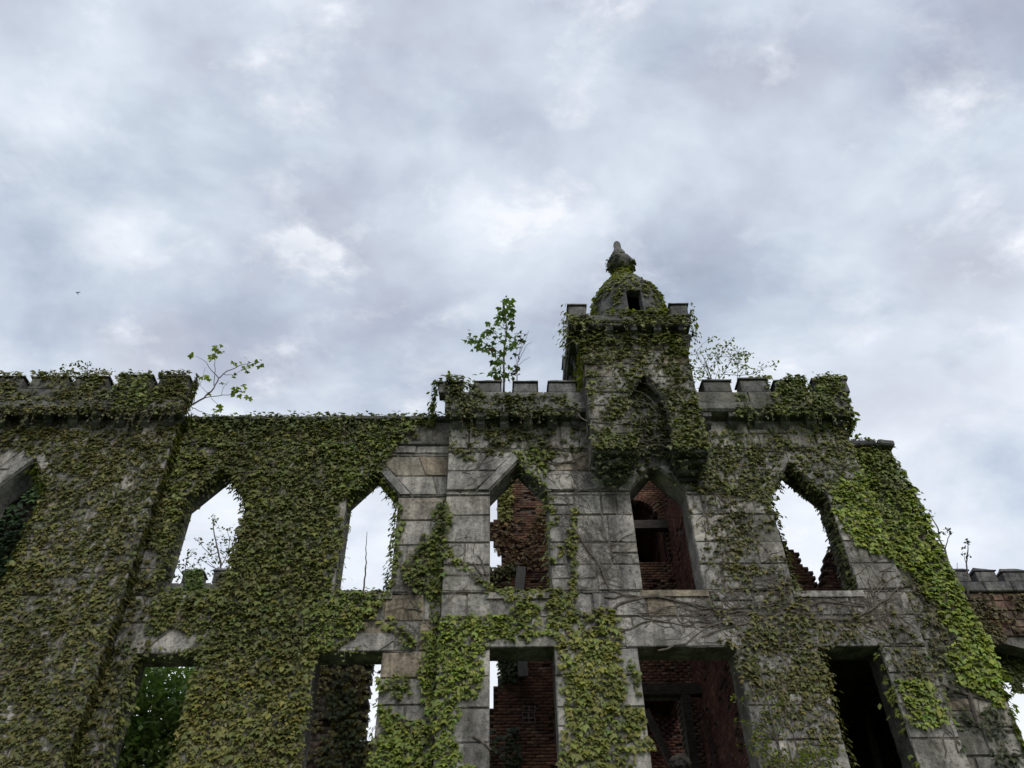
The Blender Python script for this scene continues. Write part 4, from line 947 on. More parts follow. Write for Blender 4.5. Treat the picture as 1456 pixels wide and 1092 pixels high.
kk = RNG.random(k) < np.clip((fbm(x_, z_, .4, 14)-.5)*3+.45, 0, 1)
P = np.stack([x_, y_, z_], 1)[kk]; put('tur', ivy_leaves(P, np.tile([0, -1., 0], (len(P), 1)), .1*RNG.uniform(.6, 1.2, len(P)), (OLIVE*.4+DARKG*.6)[None]*RNG.uniform(.6, 1.3, (len(P), 1))))
k = 900; x_ = RNG.uniform(nic['x0'], nic['x1'], k); z_ = RNG.uniform(ZT0-.4, nic['z1'], k); kk = RNG.random(k) < np.clip((fbm(x_, z_, .5, 24)-.5)*3+.5, 0, 1)
P = np.stack([x_, np.where(z_ > ZT0+.75, YT+.3, np.interp(z_, [ZT0-.02, ZT0+.75], [YR-.04, YT+.3])), z_], 1)[kk]; put('tur', ivy_leaves(P, np.tile([0, -1., 0], (len(P), 1)), .09*RNG.uniform(.6, 1.2, len(P)), (OLIVE*.4+DARKG*.6)[None]*RNG.uniform(.6, 1.3, (len(P), 1))))
# loose sprays dangling under the turret corbels
for (u, v, k) in ((872, 668, 70), (900, 655, 30), (985, 652, 60)):
    p = at(u, v, YT+.25); P = p+RNG.normal(0, 1, (k, 3))*[.22, .15, .16]; put('tur', ivy_leaves(P, np.tile([0, -1., 0], (k, 1)), .1*RNG.uniform(.7, 1.2, k), np.tile(DARKG*.9, (k, 1))))
def tendril(key, x, y, z, n, c, s=.075):
    pts = []; px_, py_ = x, y
    for k in range(n):
        pts.append((px_, py_, z-.075*k)); px_ += RNG.normal(0, .018); py_ += RNG.normal(-.004, .012)
    P = np.array(pts)+RNG.normal(0, .025, (n, 3)); put(key, ivy_leaves(P, unit(np.stack([RNG.normal(0, .5, n), np.full(n, -1.), np.zeros(n)], 1)), s*RNG.uniform(.5, 1.2, n)*np.linspace(1.1, .6, n), np.tile(c, (n, 1))*RNG.uniform(.6, 1.3, (n, 1)), tilt=(0, 50)))
    TEND.setdefault(key, []).append(pts)
TEND = {}
for k in range(46): tendril('left', RNG.uniform(ax(-20, 590, YL), XLB), YL-.3-RNG.uniform(0, .06), ZP_L+RNG.uniform(0, .25), RNG.integers(3, 9), OLIVE*.9)
for k in range(26): tendril('par', RNG.uniform(XR0, XTL), YR-.32-RNG.uniform(0, .05), ZP_R+RNG.uniform(0, .25), RNG.integers(3, 8), DARKG*.6+OLIVE*.5)
for k in range(26): tendril('bright', RNG.uniform(XTR+.9, XR1), YR-.32-RNG.uniform(0, .06), ZP_R+RNG.uniform(0, .3), RNG.integers(3, 9), GREEN*.8)
for o_, key in ((W1, 'mid'), (W2, 'mid'), (W5, 'thin'), (W3, 'par')):
    for k in range(11 if o_ is not W3 else 5):
        f = RNG.uniform(.12, .88); xx = o_['x0']+(o_['x1']-o_['x0'])*f; zz = o_['zs']+(o_['z1']-o_['zs'])*(1-abs(2*f-1)); tendril(key, xx, o_['Y']+RNG.uniform(-.02, .4), zz+.02, RNG.integers(2, 5), GREEN*.8, .07)
for k in range(30): tendril('mid', RNG.uniform(XLB+.1, XR0-.9), YM-.1-RNG.uniform(0, .06), ZT_M+.1, RNG.integers(3, 8), GREEN)
for k in range(16): tendril('tur', RNG.uniform(cx0, cx1), cy0-.03, zc1+RNG.uniform(-.05, .2), RNG.integers(3, 8), YELL*.5+GREEN*.5)
for k in range(24): tendril('mid', RNG.uniform(L2['x0']-.05, L2['x1']-.3) if k < 8 else RNG.uniform(L1['x0'], L1['x1']), YM-.03, L1['z1']+RNG.uniform(0, .12), RNG.integers(2, 4), GREEN)
# inner, rear and stub walls
def wall_ivy(key, poly_px, Y, n, dens, c, s=.12, seed=3, thr=.5):
    w_ = np.array(pw(poly_px, Y)); x = RNG.uniform(w_[:, 0].min(), w_[:, 0].max(), n); z = RNG.uniform(w_[:, 1].min(), w_[:, 1].max(), n)
    k = inpoly(np.stack([x, z], 1), [tuple(q) for q in w_]) & (RNG.random(n) < np.clip((fbm(x, z, .7, seed)-.5)*2.5+dens, 0, 1)); x, z = x[k], z[k]
    P = np.stack([x, Y-RNG.uniform(.02, .12, len(x)), z], 1); t = .6+.8*RNG.random(len(x)); put(key, ivy_leaves(P, np.tile([0, -1., 0], (len(x), 1)), s*RNG.uniform(.6, 1.2, len(x)), c[None]*t[:, None]))
wall_ivy('inner', [(700, 735), (790, 745), (790, 812), (720, 812), (700, 780)], YB, 1100, .35, RUST*1.15+OLIVE*.25, .1)
wall_ivy('inner', [(709, 640), (728, 640), (728, 742), (708, 742)], YB, 700, .85, YELL*.6+OLIVE*.4, .12)
wall_ivy('inner', [(684, 806), (736, 800), (738, 870), (684, 870)], YB, 900, .65, OLIVE*.5+DARKG*.4, .12)
wall_ivy('inner', [(706, 900), (733, 900), (733, 970), (712, 975)], YB, 700, .85, DARKG, .12)
wall_ivy('inner', [(680, 1040), (738, 1035), (740, 1130), (680, 1130)], YB-.3, 900, .75, DARKG*.8, .13)
wall_ivy('inner', [(728, 640), (780, 640), (790, 745), (728, 745)], YB, 900, .12, OLIVE*.7, .11)
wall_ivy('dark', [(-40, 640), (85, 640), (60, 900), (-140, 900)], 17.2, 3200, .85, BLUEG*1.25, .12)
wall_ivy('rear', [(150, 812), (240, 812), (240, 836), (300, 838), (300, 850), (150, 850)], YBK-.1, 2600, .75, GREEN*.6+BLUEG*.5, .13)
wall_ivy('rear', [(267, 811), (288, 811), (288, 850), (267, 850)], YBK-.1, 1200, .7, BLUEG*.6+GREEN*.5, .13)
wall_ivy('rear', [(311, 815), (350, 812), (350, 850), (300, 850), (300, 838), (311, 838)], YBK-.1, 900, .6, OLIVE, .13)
wall_ivy('stub', [(430, 872), (531, 884), (529, 945), (520, 1052), (560, 1056), (560, 1130), (400, 1130)], Y2, 3000, .58, BROWN*1.2+OLIVE*.9, .11)
fringe('stub', pw([(523, 890), (522, 945), (518, 1000), (512, 1052)], Y2), Y2, Y2+.3, 110, 1, DARKG, .11)
wall_ivy('stub', [(470, 960), (500, 955), (520, 1060), (500, 1130), (450, 1130)], Y2-.1, 450, .6, DARKG*1.3, .12)
plant('far', 'shaded ivy inside the arch of the distant battlemented wall', (14, 24, 0))
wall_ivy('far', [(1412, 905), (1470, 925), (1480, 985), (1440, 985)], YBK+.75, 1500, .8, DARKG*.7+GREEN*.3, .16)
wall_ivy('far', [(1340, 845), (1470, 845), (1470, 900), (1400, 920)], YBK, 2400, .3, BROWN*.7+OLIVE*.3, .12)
MB().box(ax(1400, 960, YBK+.8), ax(1560, 960, YBK+.8), YBK+.8, YBK+1.1, 11.6, az(850, YBK+.8, 1440)).build('inner_arch_wall', M_RUBBLE, rw2)

# ------------------------------------------------------------------ stems on the facade
def surf_y(x, z):
    if x < XLB: return YL
    if x < XR0: return YM
    if x < XR1:
        if XTL < x < XTR and z > ZT0: return YT
        return YR
    return YM
def stem_px(mb, pts, r0, r1, lift=.02):
    out = []; Yg = YR
    for (u, v) in pts:
        p = at(u, v, Yg); Yg = surf_y(p[0], p[2]); p = at(u, v, Yg-lift); out.append(p)
    P = []
    for a, b in zip(out[:-1], out[1:]):
        for t in (0, .33, .66): q = a+(b-a)*t; P.append((q[0]+rs.uniform(-.03, .03), q[1]+rs.uniform(-.012, .006), q[2]+rs.uniform(-.03, .03)))
    P.append(tuple(out[-1])); mb.tube(P, r0, r1, 5)
MAIN = [('thin', [(795, 935), (850, 885), (882, 858), (930, 848), (985, 858), (1040, 872), (1075, 868)], .03, .02),
        ('thin', [(820, 760), (850, 800), (868, 840), (900, 850), (960, 846)], .02, .014),
        ('thin', [(860, 850), (900, 846), (950, 850), (1000, 866), (1060, 866), (1110, 858)], .022, .012),
        ('thin', [(1000, 905), (1040, 890), (1090, 880), (1125, 868), (1160, 880), (1210, 882), (1255, 858), (1282, 832)], .022, .016),
        ('thin', [(1125, 868), (1170, 856), (1230, 862)], .024, .014),
        ('thin', [(1240, 850), (1248, 830), (1262, 810)], .018, .01),
        ('thin', [(935, 925), (975, 915), (1010, 890), (1050, 878)], .02, .012),
        ('thin', [(880, 900), (930, 880), (970, 890), (1000, 882)], .016, .01),
        ('bright', [(1390, 1030), (1372, 960), (1345, 905), (1318, 862), (1304, 838)], .04, .025),
        ('bright', [(1372, 960), (1350, 930), (1330, 880)], .025, .015),
        ('bright', [(1320, 960), (1360, 985), (1412, 998)], .03, .02),
        ('par', [(790, 562), (815, 580), (834, 600), (838, 640)], .02, .014),
        ('par', [(765, 655), (790, 660), (812, 655), (838, 645)], .016, .01),
        ('tur', [(842, 600), (870, 602), (900, 603)], .014, .01), ('tur', [(905, 636), (940, 632), (975, 650), (1010, 690)], .014, .01),
        ('thin', [(1000, 690), (1020, 705), (1035, 716), (1055, 712), (1075, 700)], .02, .012),
        ('mid', [(205, 928), (235, 900), (252, 885), (262, 872)], .016, .008), ('mid', [(222, 895), (245, 893), (270, 900)], .01, .006),
        ('strip', [(540, 925), (560, 912), (600, 916), (625, 905)], .012, .008), ('strip', [(600, 870), (570, 862), (540, 872)], .012, .006),
        ('strip', [(672, 1045), (698, 1066)], .02, .015), ('strip', [(618, 880), (622, 960), (610, 1092), (600, 1180)], .03, .04),
        ('strip', [(672, 800), (686, 820), (694, 842)], .016, .01), ('strip', [(680, 790), (690, 815), (695, 840)], .016, .01), ('strip', [(668, 815), (682, 830), (695, 842)], .014, .01)]
for key, pts, a, b in MAIN:
    mb = MB(); stem_px(mb, pts, a, b); mb.build('stem', M_STEM, IV[key]['root'])
FINE = {}
def in_open(x, z):
    for o in ALLO:
        if o['x0']-.02 < x < o['x1']+.02 and o['z0']-.02 < z < o['z1'] and inpoly(np.array([[x, z]]), opening_poly(o, .02))[0]: return True
    return False
def walk(key, u, v, n, ang, r, step=.14, curl=.35, branch=.22, depth_=0):
    p = at(u, v, YR); Y = surf_y(p[0], p[2]); p = at(u, v, Y); walk_w(key, p[0], p[2], n, ang, r, step, curl, branch, 0)
def walk_w(key, x, z, n, ang, r, step, curl, branch, lv):
    mb = FINE.setdefault(key, MB()); P = []; cur = rs.uniform(-.08, .08)
    for i in range(n):
        if in_open(x, z) or (x > XR1 and (x > rag_edge(z)-.1 or z > ragw[0][1])) or (XLB < x < XR0 and z > ZT_M-.05) or z > ZT1-.1 or (z > ZP_R-.1 and not XTL < x < XTR): break
        P.append((x, surf_y(x, z)-.014-rs.uniform(0, .012), z)); ang += rs.gauss(cur, curl); x += math.cos(ang)*step*rs.uniform(.7, 1.3); z += math.sin(ang)*step*rs.uniform(.7, 1.3)
        if lv < 2 and rs.random() < branch: walk_w(key, x, z, int(n*.6), ang+rs.choice((-1, 1))*rs.uniform(.4, 1.0), r*.7, step*.85, curl, branch*.7, lv+1)
    if len(P) > 2: mb.tube(P, r, r*.45, 3)
for k in range(170): walk('thin', rs.uniform(985, 1260), rs.uniform(640, 1090), rs.randint(5, 12), rs.uniform(.1, 2.6), rs.uniform(.006, .012))
for k in range(95): walk('thin', rs.uniform(870, 1260), rs.uniform(835, 925), rs.randint(6, 14), rs.choice((rs.uniform(-.3, .6), rs.uniform(2.5, 3.5))), rs.uniform(.006, .013))
for k in range(64): walk('pier', rs.uniform(785, 905), rs.uniform(680, 860), rs.randint(5, 12), rs.uniform(.6, 2.6), rs.uniform(.005, .009))
for k in range(40): walk('strip', rs.uniform(560, 695), rs.uniform(780, 930), rs.randint(5, 11), rs.uniform(0, 3.1), rs.uniform(.005, .008))
for k in range(44): walk('par', rs.uniform(645, 830), rs.uniform(615, 700), rs.randint(4, 10), rs.uniform(-.5, 3.6), rs.uniform(.005, .009))
for k in range(40): walk('tur', rs.uniform(845, 1000), rs.uniform(480, 640), rs.randint(4, 9), rs.uniform(2.0, 3.0), rs.uniform(.006, .011), .12)
for k in range(45): walk('bright', rs.uniform(1260, 1400), rs.uniform(830, 1090), rs.randint(5, 12), rs.uniform(1.0, 2.6), rs.uniform(.007, .014))
for k in range(60): walk('left', rs.uniform(0, 220), rs.uniform(620, 1090), rs.randint(5, 12), rs.uniform(.8, 2.4), rs.uniform(.006, .011))
for k in range(60): walk('mid', rs.uniform(190, 480), rs.uniform(610, 1090), rs.randint(5, 12), rs.uniform(.8, 2.4), rs.uniform(.006, .01))
for key, lst in TEND.items():
    for pts in lst: FINE.setdefault(key, MB()).tube(pts, .006, .003, 3)
for key, mb in FINE.items():
    o = mb.build('fine_stems', M_STEM, IV[key]['root']); o['kind'] = 'stuff'
for key, d in IV.items():
    if not d['V']: continue
    me = mesh_np('foliage', np.concatenate(d['V']), np.concatenate(d['F']), M_LEAF, np.concatenate(d['C']))
    o = link('foliage', me, d['root']); o['kind'] = 'stuff'

# ------------------------------------------------------------------ facing stones: the 300 barest become parts, the rest are joined per wall
def cover_at(c, y):
    uv = proj(np.array([[c[0], y, c[1]]])); u, v = uv[0]
    if not (-40 < u < 1500 and 300 < v < 1130): return 2.0
    d = 0
    for (key, poly, dd, cc, s, jit) in RG:
        if inpoly(uv, poly)[0]: d = dd
    return d
sc = sorted(range(len(ALLBLOCKS)), key=lambda i: cover_at(ALLBLOCKS[i][1], ALLBLOCKS[i][2]))
single = set(sc[:300]); joined = {}
for i, (g, c, y, par) in enumerate(ALLBLOCKS):
    if i in single:
        me = bpy.data.meshes.new('stone_block'); me.from_pydata(g[0], [], g[1]); me.materials.append(M_STONE); me.update()
        o = bpy.data.objects.new('stone_block', me); COL.objects.link(o); o.parent = par
        o.matrix_parent_inverse = Matrix.Translation((0, -15, 0)) if False else Matrix.Identity(4)
    else: joined.setdefault(par, MB()).add(*g)
for par, mb in joined.items():
    me = bpy.data.meshes.new('stone_blocks'); me.from_pydata(mb.v, [], mb.f); me.materials.append(M_STONE); me.update()
    o = bpy.data.objects.new('stone_blocks', me); COL.objects.link(o); o.parent = par; o['kind'] = 'stuff'

# ------------------------------------------------------------------ saplings, shrubs, tree
def jitter_path(P, a, sub=3):
    out = []; r = random.Random(len(P)*7+int(P[0][0]*100))
    for p, q in zip(P[:-1], P[1:]):
        for k in range(sub): t = k/sub; out.append(tuple(p[i]+(q[i]-p[i])*t+(r.uniform(-a, a) if k else 0) for i in range(3)))
    out.append(tuple(P[-1])); return out
def rand_leaf_frames(n, droop=.6):
    a = RNG.uniform(0, 2*math.pi, n); dn = unit(np.stack([np.cos(a), np.sin(a), -np.abs(RNG.normal(droop, .5, n))], 1))
    nr_ = unit(np.stack([RNG.normal(0, .35, n), RNG.normal(0, .35, n), np.ones(n)], 1)); return dn, nr_
def sapling(name, label, cat, branches, Y, clusters, col, leafsize, leaf_simple=True, rad=.02, ydepth=.25, droop=.4, group=None, base_z=None):
    """branches: pixel polylines with (radius start, end); clusters: (u, v, spread px, count)"""
    p0 = at(*branches[0][0][0], Y); root = thing(name, label, cat, tuple(p0), group)
    r = random.Random(int(abs(p0[0]*100)))
    for bi, (pts, r0, r1) in enumerate(branches):
        yo = 0 if bi == 0 else r.uniform(-ydepth, ydepth)
        P = [at(u, v, Y+yo*(k/max(1, len(pts)-1))) for k, (u, v) in enumerate(pts)]
        if bi == 0 and base_z is not None: P = [np.array([P[0][0], Y, base_z])]+P
        MB().tube(jitter_path(P, .012), r0, r1, 6).build('trunk' if bi == 0 else 'branch', M_BARK, root, True)
    Vs, Fs, Cs, n0 = [], [], [], 0; tw = MB()
    for (u, v, sp_, k) in clusters:
        c = at(u, v, Y+r.uniform(-ydepth, ydepth)*.6); sc_ = sp_/FPX*float((c-CAMP) @ _F)
        P = c+RNG.normal(0, .5, (k, 3))*sc_*[1, 1, .9]; dn, nr_ = rand_leaf_frames(k, droop); t = .7+.6*RNG.random(k)
        V, F, C = leaves(P, dn, nr_, leafsize*RNG.uniform(.65, 1.2, k), np.clip(col[None]*t[:, None], .01, .35), leaf_simple); Vs.append(V); Fs.append(F+n0); Cs.append(C); n0 += len(V)
        for q in P[:max(2, k//3)]: tw.tube([tuple(c), tuple((c+q)/2+RNG.normal(0, .01, 3)), tuple(q)], .005, .003, 3)
    if Vs:
        o = link('foliage', mesh_np('foliage', np.concatenate(Vs), np.concatenate(Fs), M_LEAF, np.concatenate(Cs)), root); o['kind'] = 'stuff'
        if tw.v: o = tw.build('twigs', M_BARK, root); o['kind'] = 'stuff'
    return root
# maple sapling: every leaf a part of its own
YS = 14.62
def maple():
    p0 = at(716, 556, YS); root = thing('maple_sapling', 'young maple with broad green leaves growing out of the battlements', 'sapling', tuple(p0))
    TR = [([(716, 560), (717, 530), (716, 505), (720, 478), (719, 450), (717, 428)], .03, .01), ([(716, 508), (700, 494), (684, 486), (668, 480)], .014, .006), ([(717, 500), (733, 492), (742, 488)], .012, .006), ([(718, 490), (704, 474), (696, 466)], .012, .006), ([(716, 530), (704, 526)], .01, .006), ([(717, 535), (730, 528)], .01, .006)]
    for bi, (pts, a, b) in enumerate(TR):
        P = [at(u, v, YS+(0 if bi == 0 else .1*((bi % 3)-1)*k/len(pts))) for k, (u, v) in enumerate(pts)]
        MB().tube(jitter_path(P, .012), a, b, 6).build('trunk' if bi == 0 else 'branch', M_BARK, root, True)
    CL = [(719, 428, 8, 8), (720, 438, 14, 14), (716, 446, 13, 12), (726, 444, 9, 7), (724, 459, 14, 13), (714, 463, 10, 7), (698, 466, 13, 15), (672, 480, 12, 10), (664, 482, 6, 4), (682, 490, 11, 9), (690, 478, 10, 7), (694, 492, 12, 10), (716, 484, 14, 14), (730, 486, 13, 14), (722, 494, 12, 9), (706, 502, 14, 11), (708, 512, 10, 7), (702, 530, 12, 9), (718, 528, 14, 14), (728, 532, 10, 7), (710, 538, 9, 6)]
    MG = np.array((.092, .15, .036)); shades = []
    for k in range(6):
        c = MG*(.7+.13*k)*(1, 1, 1) if k < 5 else np.array((.11, .075, .035))
        V, F, C = leaves(np.zeros((1, 3)), np.array([[0, 0, -1.]]), np.array([[0, -1., 0]]), np.ones(1), c[None]); me = mesh_np('leaf', V, F, M_LEAF, C); shades.append(me)
    for (u, v, sp_, k) in CL:
        c = at(u, v, YS+RNG.normal(0, .12)); s_ = sp_/FPX*float((c-CAMP) @ _F)
        k = int(k*1.25); P = c+RNG.normal(0, .5, (k, 3))*s_; dn, nr_ = rand_leaf_frames(k, .9)
        for i in range(k):
            d = Vector(dn[i]); nn = Vector(nr_[i]); sx = d.cross(nn).normalized(); nn = sx.cross(d); s = .128*RNG.uniform(.55, 1.25)
            o = bpy.data.objects.new('leaf', shades[RNG.integers(0, 6) if v > 495 else RNG.integers(0, 5)]); COL.objects.link(o); o.parent = root
            M = Matrix(((sx.x, -nn.x, -d.x, P[i][0]), (sx.y, -nn.y, -d.y, P[i][1]), (sx.z, -nn.z, -d.z, P[i][2]), (0, 0, 0, 1)))
            o.matrix_parent_inverse = Matrix.Translation(-root.location); o.matrix_basis = M @ Matrix.Scale(s, 4)
maple()
sapling('bare_shrub', 'thin half-bare stems beside the maple sapling on the battlements', 'shrub', [([(736, 560), (735, 530), (738, 505), (752, 470)], .014, .004), ([(737, 515), (748, 492), (757, 486)], .007, .003), ([(736, 520), (745, 512), (754, 508)], .006, .003), ([(738, 505), (744, 480), (750, 472)], .006, .003), ([(735, 530), (733, 505), (742, 476)], .006, .003)], YS, [(743, 474, 6, 5), (742, 484, 3, 2), (735, 504, 7, 6), (737, 526, 8, 8), (733, 520, 5, 4)], DARKG, .1, False)
sapling('leaning_sapling', 'slender sapling with sparse yellow-green leaves leaning out past the last merlon', 'sapling',
        [([(256, 590), (268, 578), (290, 566), (304, 552), (311, 538), (322, 528), (340, 520), (358, 515)], .026, .006), ([(311, 538), (300, 526), (292, 514), (278, 506)], .012, .004), ([(304, 548), (306, 525), (305, 506), (309, 500)], .01, .004), ([(290, 566), (310, 563), (332, 560), (344, 555)], .011, .004), ([(270, 577), (282, 584), (300, 590), (306, 588)], .01, .004), ([(318, 532), (332, 533), (348, 524)], .008, .003), ([(276, 572), (280, 552), (288, 538), (292, 522)], .008, .003), ([(272, 575), (276, 560), (272, 545)], .006, .003), ([(315, 562), (318, 550), (325, 542)], .006, .003), ([(300, 566), (312, 578), (312, 586)], .006, .003), ([(296, 560), (286, 550), (282, 536)], .005, .003)], 14.75,
        [(308, 499, 8, 14), (273, 504, 6, 8), (352, 518, 10, 12), (366, 516, 8, 8), (338, 556, 8, 12), (344, 548, 5, 5), (352, 567, 7, 8), (308, 586, 9, 12), (312, 577, 4, 5), (296, 560, 3, 3), (334, 516, 4, 4), (318, 545, 4, 3), (300, 512, 6, 4), (290, 540, 8, 4), (330, 535, 6, 4)], BRIGHT*1.15, .1, False)
sapling('leafy_bush', 'thin bush with pale small leaves rising behind the merlons next to the turret', 'bush',
        [([(1012, 560), (1010, 535), (1004, 515), (1012, 500)], .02, .006), ([(1010, 540), (1000, 520), (990, 500), (1000, 488), (1014, 480)], .01, .003), ([(1012, 550), (1030, 530), (1042, 508), (1052, 500)], .012, .004), ([(1030, 532), (1050, 534), (1070, 532), (1085, 524), (1102, 518)], .01, .003), ([(1008, 525), (1020, 512), (1030, 498), (1034, 488)], .008, .003), ([(1010, 540), (994, 532), (984, 524)], .008, .003), ([(1015, 545), (1022, 525), (1018, 505)], .007, .003), ([(1048, 560), (1049, 530), (1050, 505)], .01, .004), ([(1004, 515), (998, 505), (986, 498)], .006, .003), ([(1040, 512), (1032, 504), (1022, 490)], .006, .003), ([(1050, 530), (1060, 518), (1062, 506)], .006, .003)], 15.3,
        [(1004, 520, 22, 54), (1022, 508, 20, 46), (1034, 492, 10, 22), (1020, 496, 14, 14), (1050, 502, 12, 36), (1046, 516, 14, 42), (1062, 505, 8, 20), (1060, 524, 12, 24), (1076, 530, 10, 14), (1084, 522, 8, 10), (1102, 518, 7, 9), (1012, 480, 8, 6), (990, 510, 12, 14), (994, 530, 12, 18), (1030, 530, 16, 22), (1012, 538, 14, 16)], GREEN*.5+BRIGHT*.6, .092)
sapling('leafy_bush', 'small bush poking up between the ivied merlons of the projecting bay', 'bush', [([(110, 560), (108, 540), (105, 525)], .014, .005), ([(108, 545), (95, 530), (86, 524)], .008, .003), ([(109, 545), (122, 530), (132, 522)], .008, .003)], 14.7,
        [(88, 524, 8, 10), (100, 530, 14, 22), (110, 522, 12, 22), (124, 524, 12, 18), (134, 528, 8, 10), (108, 536, 14, 18), (112, 545, 10, 12), (165, 535, 6, 8), (222, 550, 5, 6)], GREEN*.8, .085)
sapling('dead_stem', 'single bare upright stem in the empty pointed window', 'stem', [([(516, 850), (518, 825), (521, 800), (520, 780), (522, 756)], .02, .005), ([(519, 815), (522, 806)], .005, .003)], YM+.4, [], OLIVE, .08)
sapling('young_tree', 'leafy young tree rising behind the low battlemented rear wall', 'tree',
        [([(312, 850), (313, 830), (314, 800), (308, 775), (304, 755), (303, 738)], .05, .012), ([(314, 805), (322, 790), (327, 768), (322, 752)], .02, .006), ([(309, 785), (300, 790), (290, 780), (283, 770)], .018, .006), ([(312, 810), (300, 805), (285, 795)], .018, .006), ([(313, 825), (306, 808), (296, 798)], .014, .006)], 24.5,
        [(304, 736, 6, 14), (308, 741, 5, 8), (304, 748, 5, 6), (326, 752, 6, 12), (313, 751, 5, 8), (318, 762, 6, 10), (316, 772, 8, 12), (324, 768, 7, 12), (308, 765, 5, 5), (282, 769, 6, 12), (288, 772, 5, 8), (298, 772, 6, 9), (300, 780, 7, 10), (308, 780, 7, 9), (300, 788, 7, 10), (320, 784, 8, 12), (312, 795, 8, 10), (292, 792, 6, 8), (305, 800, 8, 10), (324, 800, 8, 12)], GREEN*.9, .11, True, base_z=0)
sapling('leafy_bush', 'low bush along the top of the low battlemented rear wall', 'bush', [([(262, 835), (262, 815), (266, 795), (272, 787)], .02, .006), ([(262, 820), (252, 805), (246, 796)], .012, .005), ([(263, 818), (276, 804), (284, 800)], .012, .005)], 23.9,
        [(246, 797, 7, 14), (256, 797, 6, 10), (262, 804, 8, 12), (272, 786, 6, 10), (268, 794, 6, 8), (278, 788, 5, 7), (284, 798, 7, 10), (250, 806, 8, 12), (274, 806, 9, 12), (256, 822, 8, 16), (258, 836, 8, 10), (298, 816, 6, 9), (286, 808, 8, 9)], DARKG*.9+GREEN*.3, .11, True, base_z=8)
sapling('bare_sapling', 'pale forked sapling with few leaves above the distant battlements', 'sapling', [([(1372, 850), (1362, 822), (1348, 800), (1344, 782), (1336, 768), (1334, 752), (1326, 738), (1321, 733)], .045, .012), ([(1344, 780), (1348, 765), (1352, 756)], .018, .008), ([(1336, 768), (1330, 760)], .014, .008)], 22.6,
        [(1321, 731, 4, 6), (1326, 734, 4, 5), (1320, 738, 3, 4), (1332, 760, 4, 5), (1338, 757, 4, 5), (1346, 756, 5, 6), (1353, 758, 4, 6), (1348, 751, 4, 4)], DARKG, .12, True)
sapling('bare_sapling', 'short straight sapling with a leafy tip above the distant battlements', 'sapling', [([(1377, 850), (1376, 822), (1374, 800), (1376, 785), (1377, 772)], .035, .012), ([(1375, 805), (1371, 790)], .014, .008), ([(1361, 822), (1361, 800)], .012, .008)], 22.7,
        [(1377, 770, 5, 8), (1372, 770, 3, 3), (1370, 779, 4, 6), (1370, 787, 4, 6), (1377, 788, 4, 5)], DARKG, .12, True)
# light green shrub in front of the wall between the two dark lower openings
sapling('leafy_shrub', 'fresh light green shrub growing up the wall between the two dark openings', 'shrub',
        [([(1120, 1200), (1112, 1100), (1105, 1050), (1092, 1000), (1082, 960), (1074, 940)], .03, .006), ([(1108, 1060), (1090, 1035), (1070, 1015), (1056, 1000), (1046, 990)], .014, .004), ([(1100, 1050), (1080, 1035), (1060, 1028), (1047, 1026)], .012, .004), ([(1112, 1090), (1090, 1070), (1070, 1056)], .012, .005), ([(1105, 1050), (1116, 1020), (1118, 1000)], .012, .005), ([(1120, 1100), (1150, 1075), (1172, 1070), (1186, 1064)], .012, .005), ([(1115, 1110), (1140, 1085), (1160, 1078)], .012, .005)], YR-.45,
        [(1074, 942, 8, 10), (1078, 956, 6, 6), (1082, 985, 10, 10), (1046, 992, 8, 9), (1056, 996, 7, 7), (1048, 1028, 8, 9), (1060, 1026, 6, 6), (1094, 996, 14, 14), (1098, 1012, 14, 16), (1112, 1000, 9, 8), (1088, 1030, 16, 24), (1074, 1044, 12, 14), (1072, 1058, 13, 22), (1092, 1052, 14, 18), (1112, 1042, 12, 12), (1088, 1068, 16, 26), (1110, 1072, 14, 20), (1100, 1084, 18, 34), (1150, 1074, 16, 34), (1172, 1072, 14, 28), (1186, 1066, 9, 12), (1140, 1084, 18, 40), (1166, 1086, 18, 44), (1184, 1082, 10, 18), (1120, 1092, 18, 34)], BRIGHT*.95, .075)

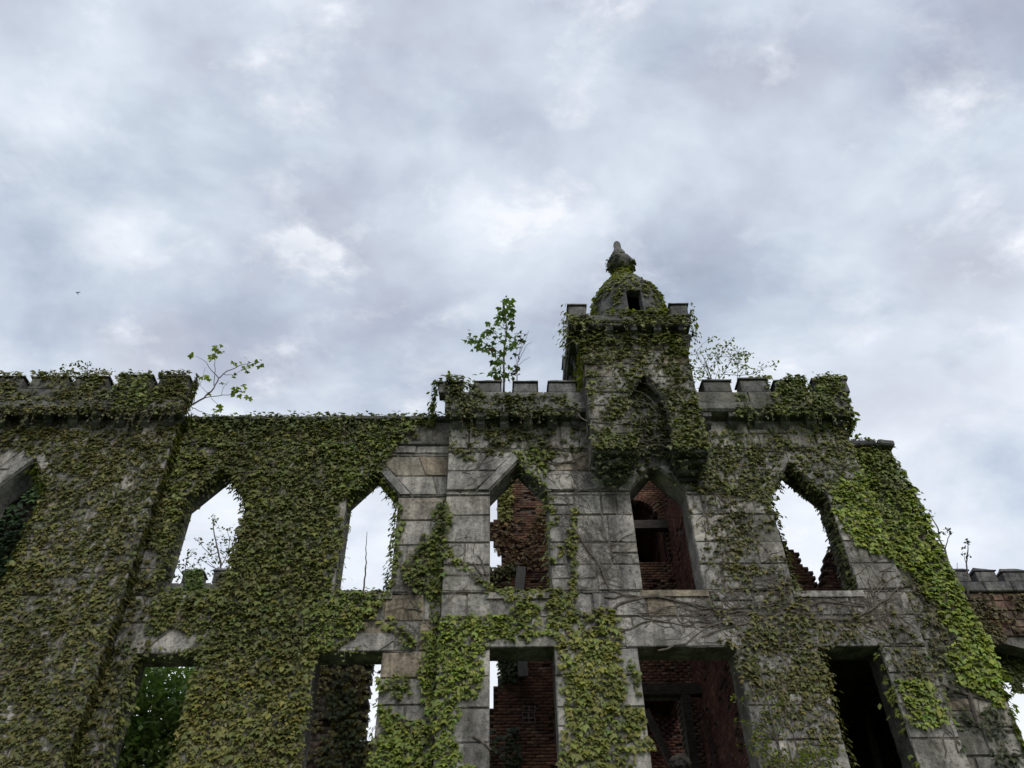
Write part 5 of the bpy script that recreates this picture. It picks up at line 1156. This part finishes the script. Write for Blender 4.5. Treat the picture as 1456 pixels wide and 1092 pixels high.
def tree(name, label, base, crowns, nleaf, col, leaf=.17, trunk=.22):
    root = thing(name, label, 'tree', base); top = max(c[0][2] for c in crowns)
    P = [base, (base[0]+.15, base[1], base[2]+(top-base[2])*.4), (base[0]-.1, base[1]+.1, top)]
    tr = MB().tube(jitter_path([tuple(map(float, p)) for p in P], .06, 5), trunk, trunk*.3, 9).build('trunk', M_BARK, root, True); lm = MB()
    Vs, Fs, Cs, n0 = [], [], [], 0
    for (c, r) in crowns:
        k = int(nleaf*r**2/sum(q[1]**2 for q in crowns)); d = unit(RNG.normal(0, 1, (k, 3))); rr = r*(RNG.random(k)**.45)
        P = np.array(c)+d*rr[:, None]*[1, 1, .85]; keep = fbm(P[:, 0]+P[:, 1]*.6, P[:, 2]+P[:, 1]*.4, .8, 8) > .3; P = P[keep]; k = len(P)
        dn, nr_ = rand_leaf_frames(k, .5); t = .65+.7*fbm(P[:, 0], P[:, 2], .9, 4)
        V, F, C = leaves(P, dn, nr_, leaf*RNG.uniform(.7, 1.3, k), np.clip(col[None]*t[:, None], .01, .3), True); Vs.append(V); Fs.append(F+n0); Cs.append(C); n0 += len(V)
        lm.tube(jitter_path([(base[0], base[1], base[2]+(c[2]-base[2])*.55), tuple(c)], .08, 5), trunk*.35, .03, 6)
    lm.build('limbs', M_BARK, root, True)
    o = link('crown', mesh_np('crown', np.concatenate(Vs), np.concatenate(Fs), M_LEAF, np.concatenate(Cs)), root); o['kind'] = 'stuff'
    return root
tp = at(225, 1000, 20.6)
tree('leafy_tree', 'deep green tree inside the ruin, filling the lower opening nearest the projecting bay', (tp[0]-.3, 20.6, 0), [((tp[0], 20.6, tp[2]), 1.9), ((tp[0]-1.4, 21.0, tp[2]-1.2), 1.7), ((tp[0]+1.1, 20.8, tp[2]-.6), 1.6), ((tp[0]-.2, 20.4, tp[2]-2.4), 1.9), ((tp[0]-1.7, 20.8, tp[2]+.2), 1.2)], 18000, DARKG*2.6+BLUEG*1.8)

# ------------------------------------------------------------------ bird
def bird():
    p = at(110, 416.5, 60.0); mb = MB()
    b = bmesh.new(); bmesh.ops.create_icosphere(b, subdivisions=2, radius=1)
    for q in b.verts: q.co = Vector((q.co.x*.05, q.co.y*.16*(1-.25*abs(q.co.y)), q.co.z*.05))
    b.verts.index_update(); mb.add([q.co for q in b.verts], [[q.index for q in f.verts] for f in b.faces]); b.free()
    for s in (-1, 1):
        mb.add([(s*.03, -.07, .01), (s*.03, .06, .01), (s*.16, .04, .1), (s*.16, -.07, .1), (s*.30, .09, .16), (s*.03, -.07, .025), (s*.03, .06, .025), (s*.16, .04, .112), (s*.16, -.07, .112)], [(0, 1, 2, 3), (3, 2, 4), (5, 8, 7, 6), (8, 4, 7), (0, 3, 8, 5), (3, 4, 8), (1, 6, 7, 2), (2, 7, 4)])
    mb.add([(0, .13, 0), (-.05, .25, 0), (.05, .25, 0), (0, .13, .015)], [(0, 1, 2), (3, 2, 1), (0, 3, 1), (0, 2, 3)])
    o = mb.build('bird', M_BIRD); o.location = tuple(p); tag(o, 'small dark bird flying in the open sky', 'bird')
bird()
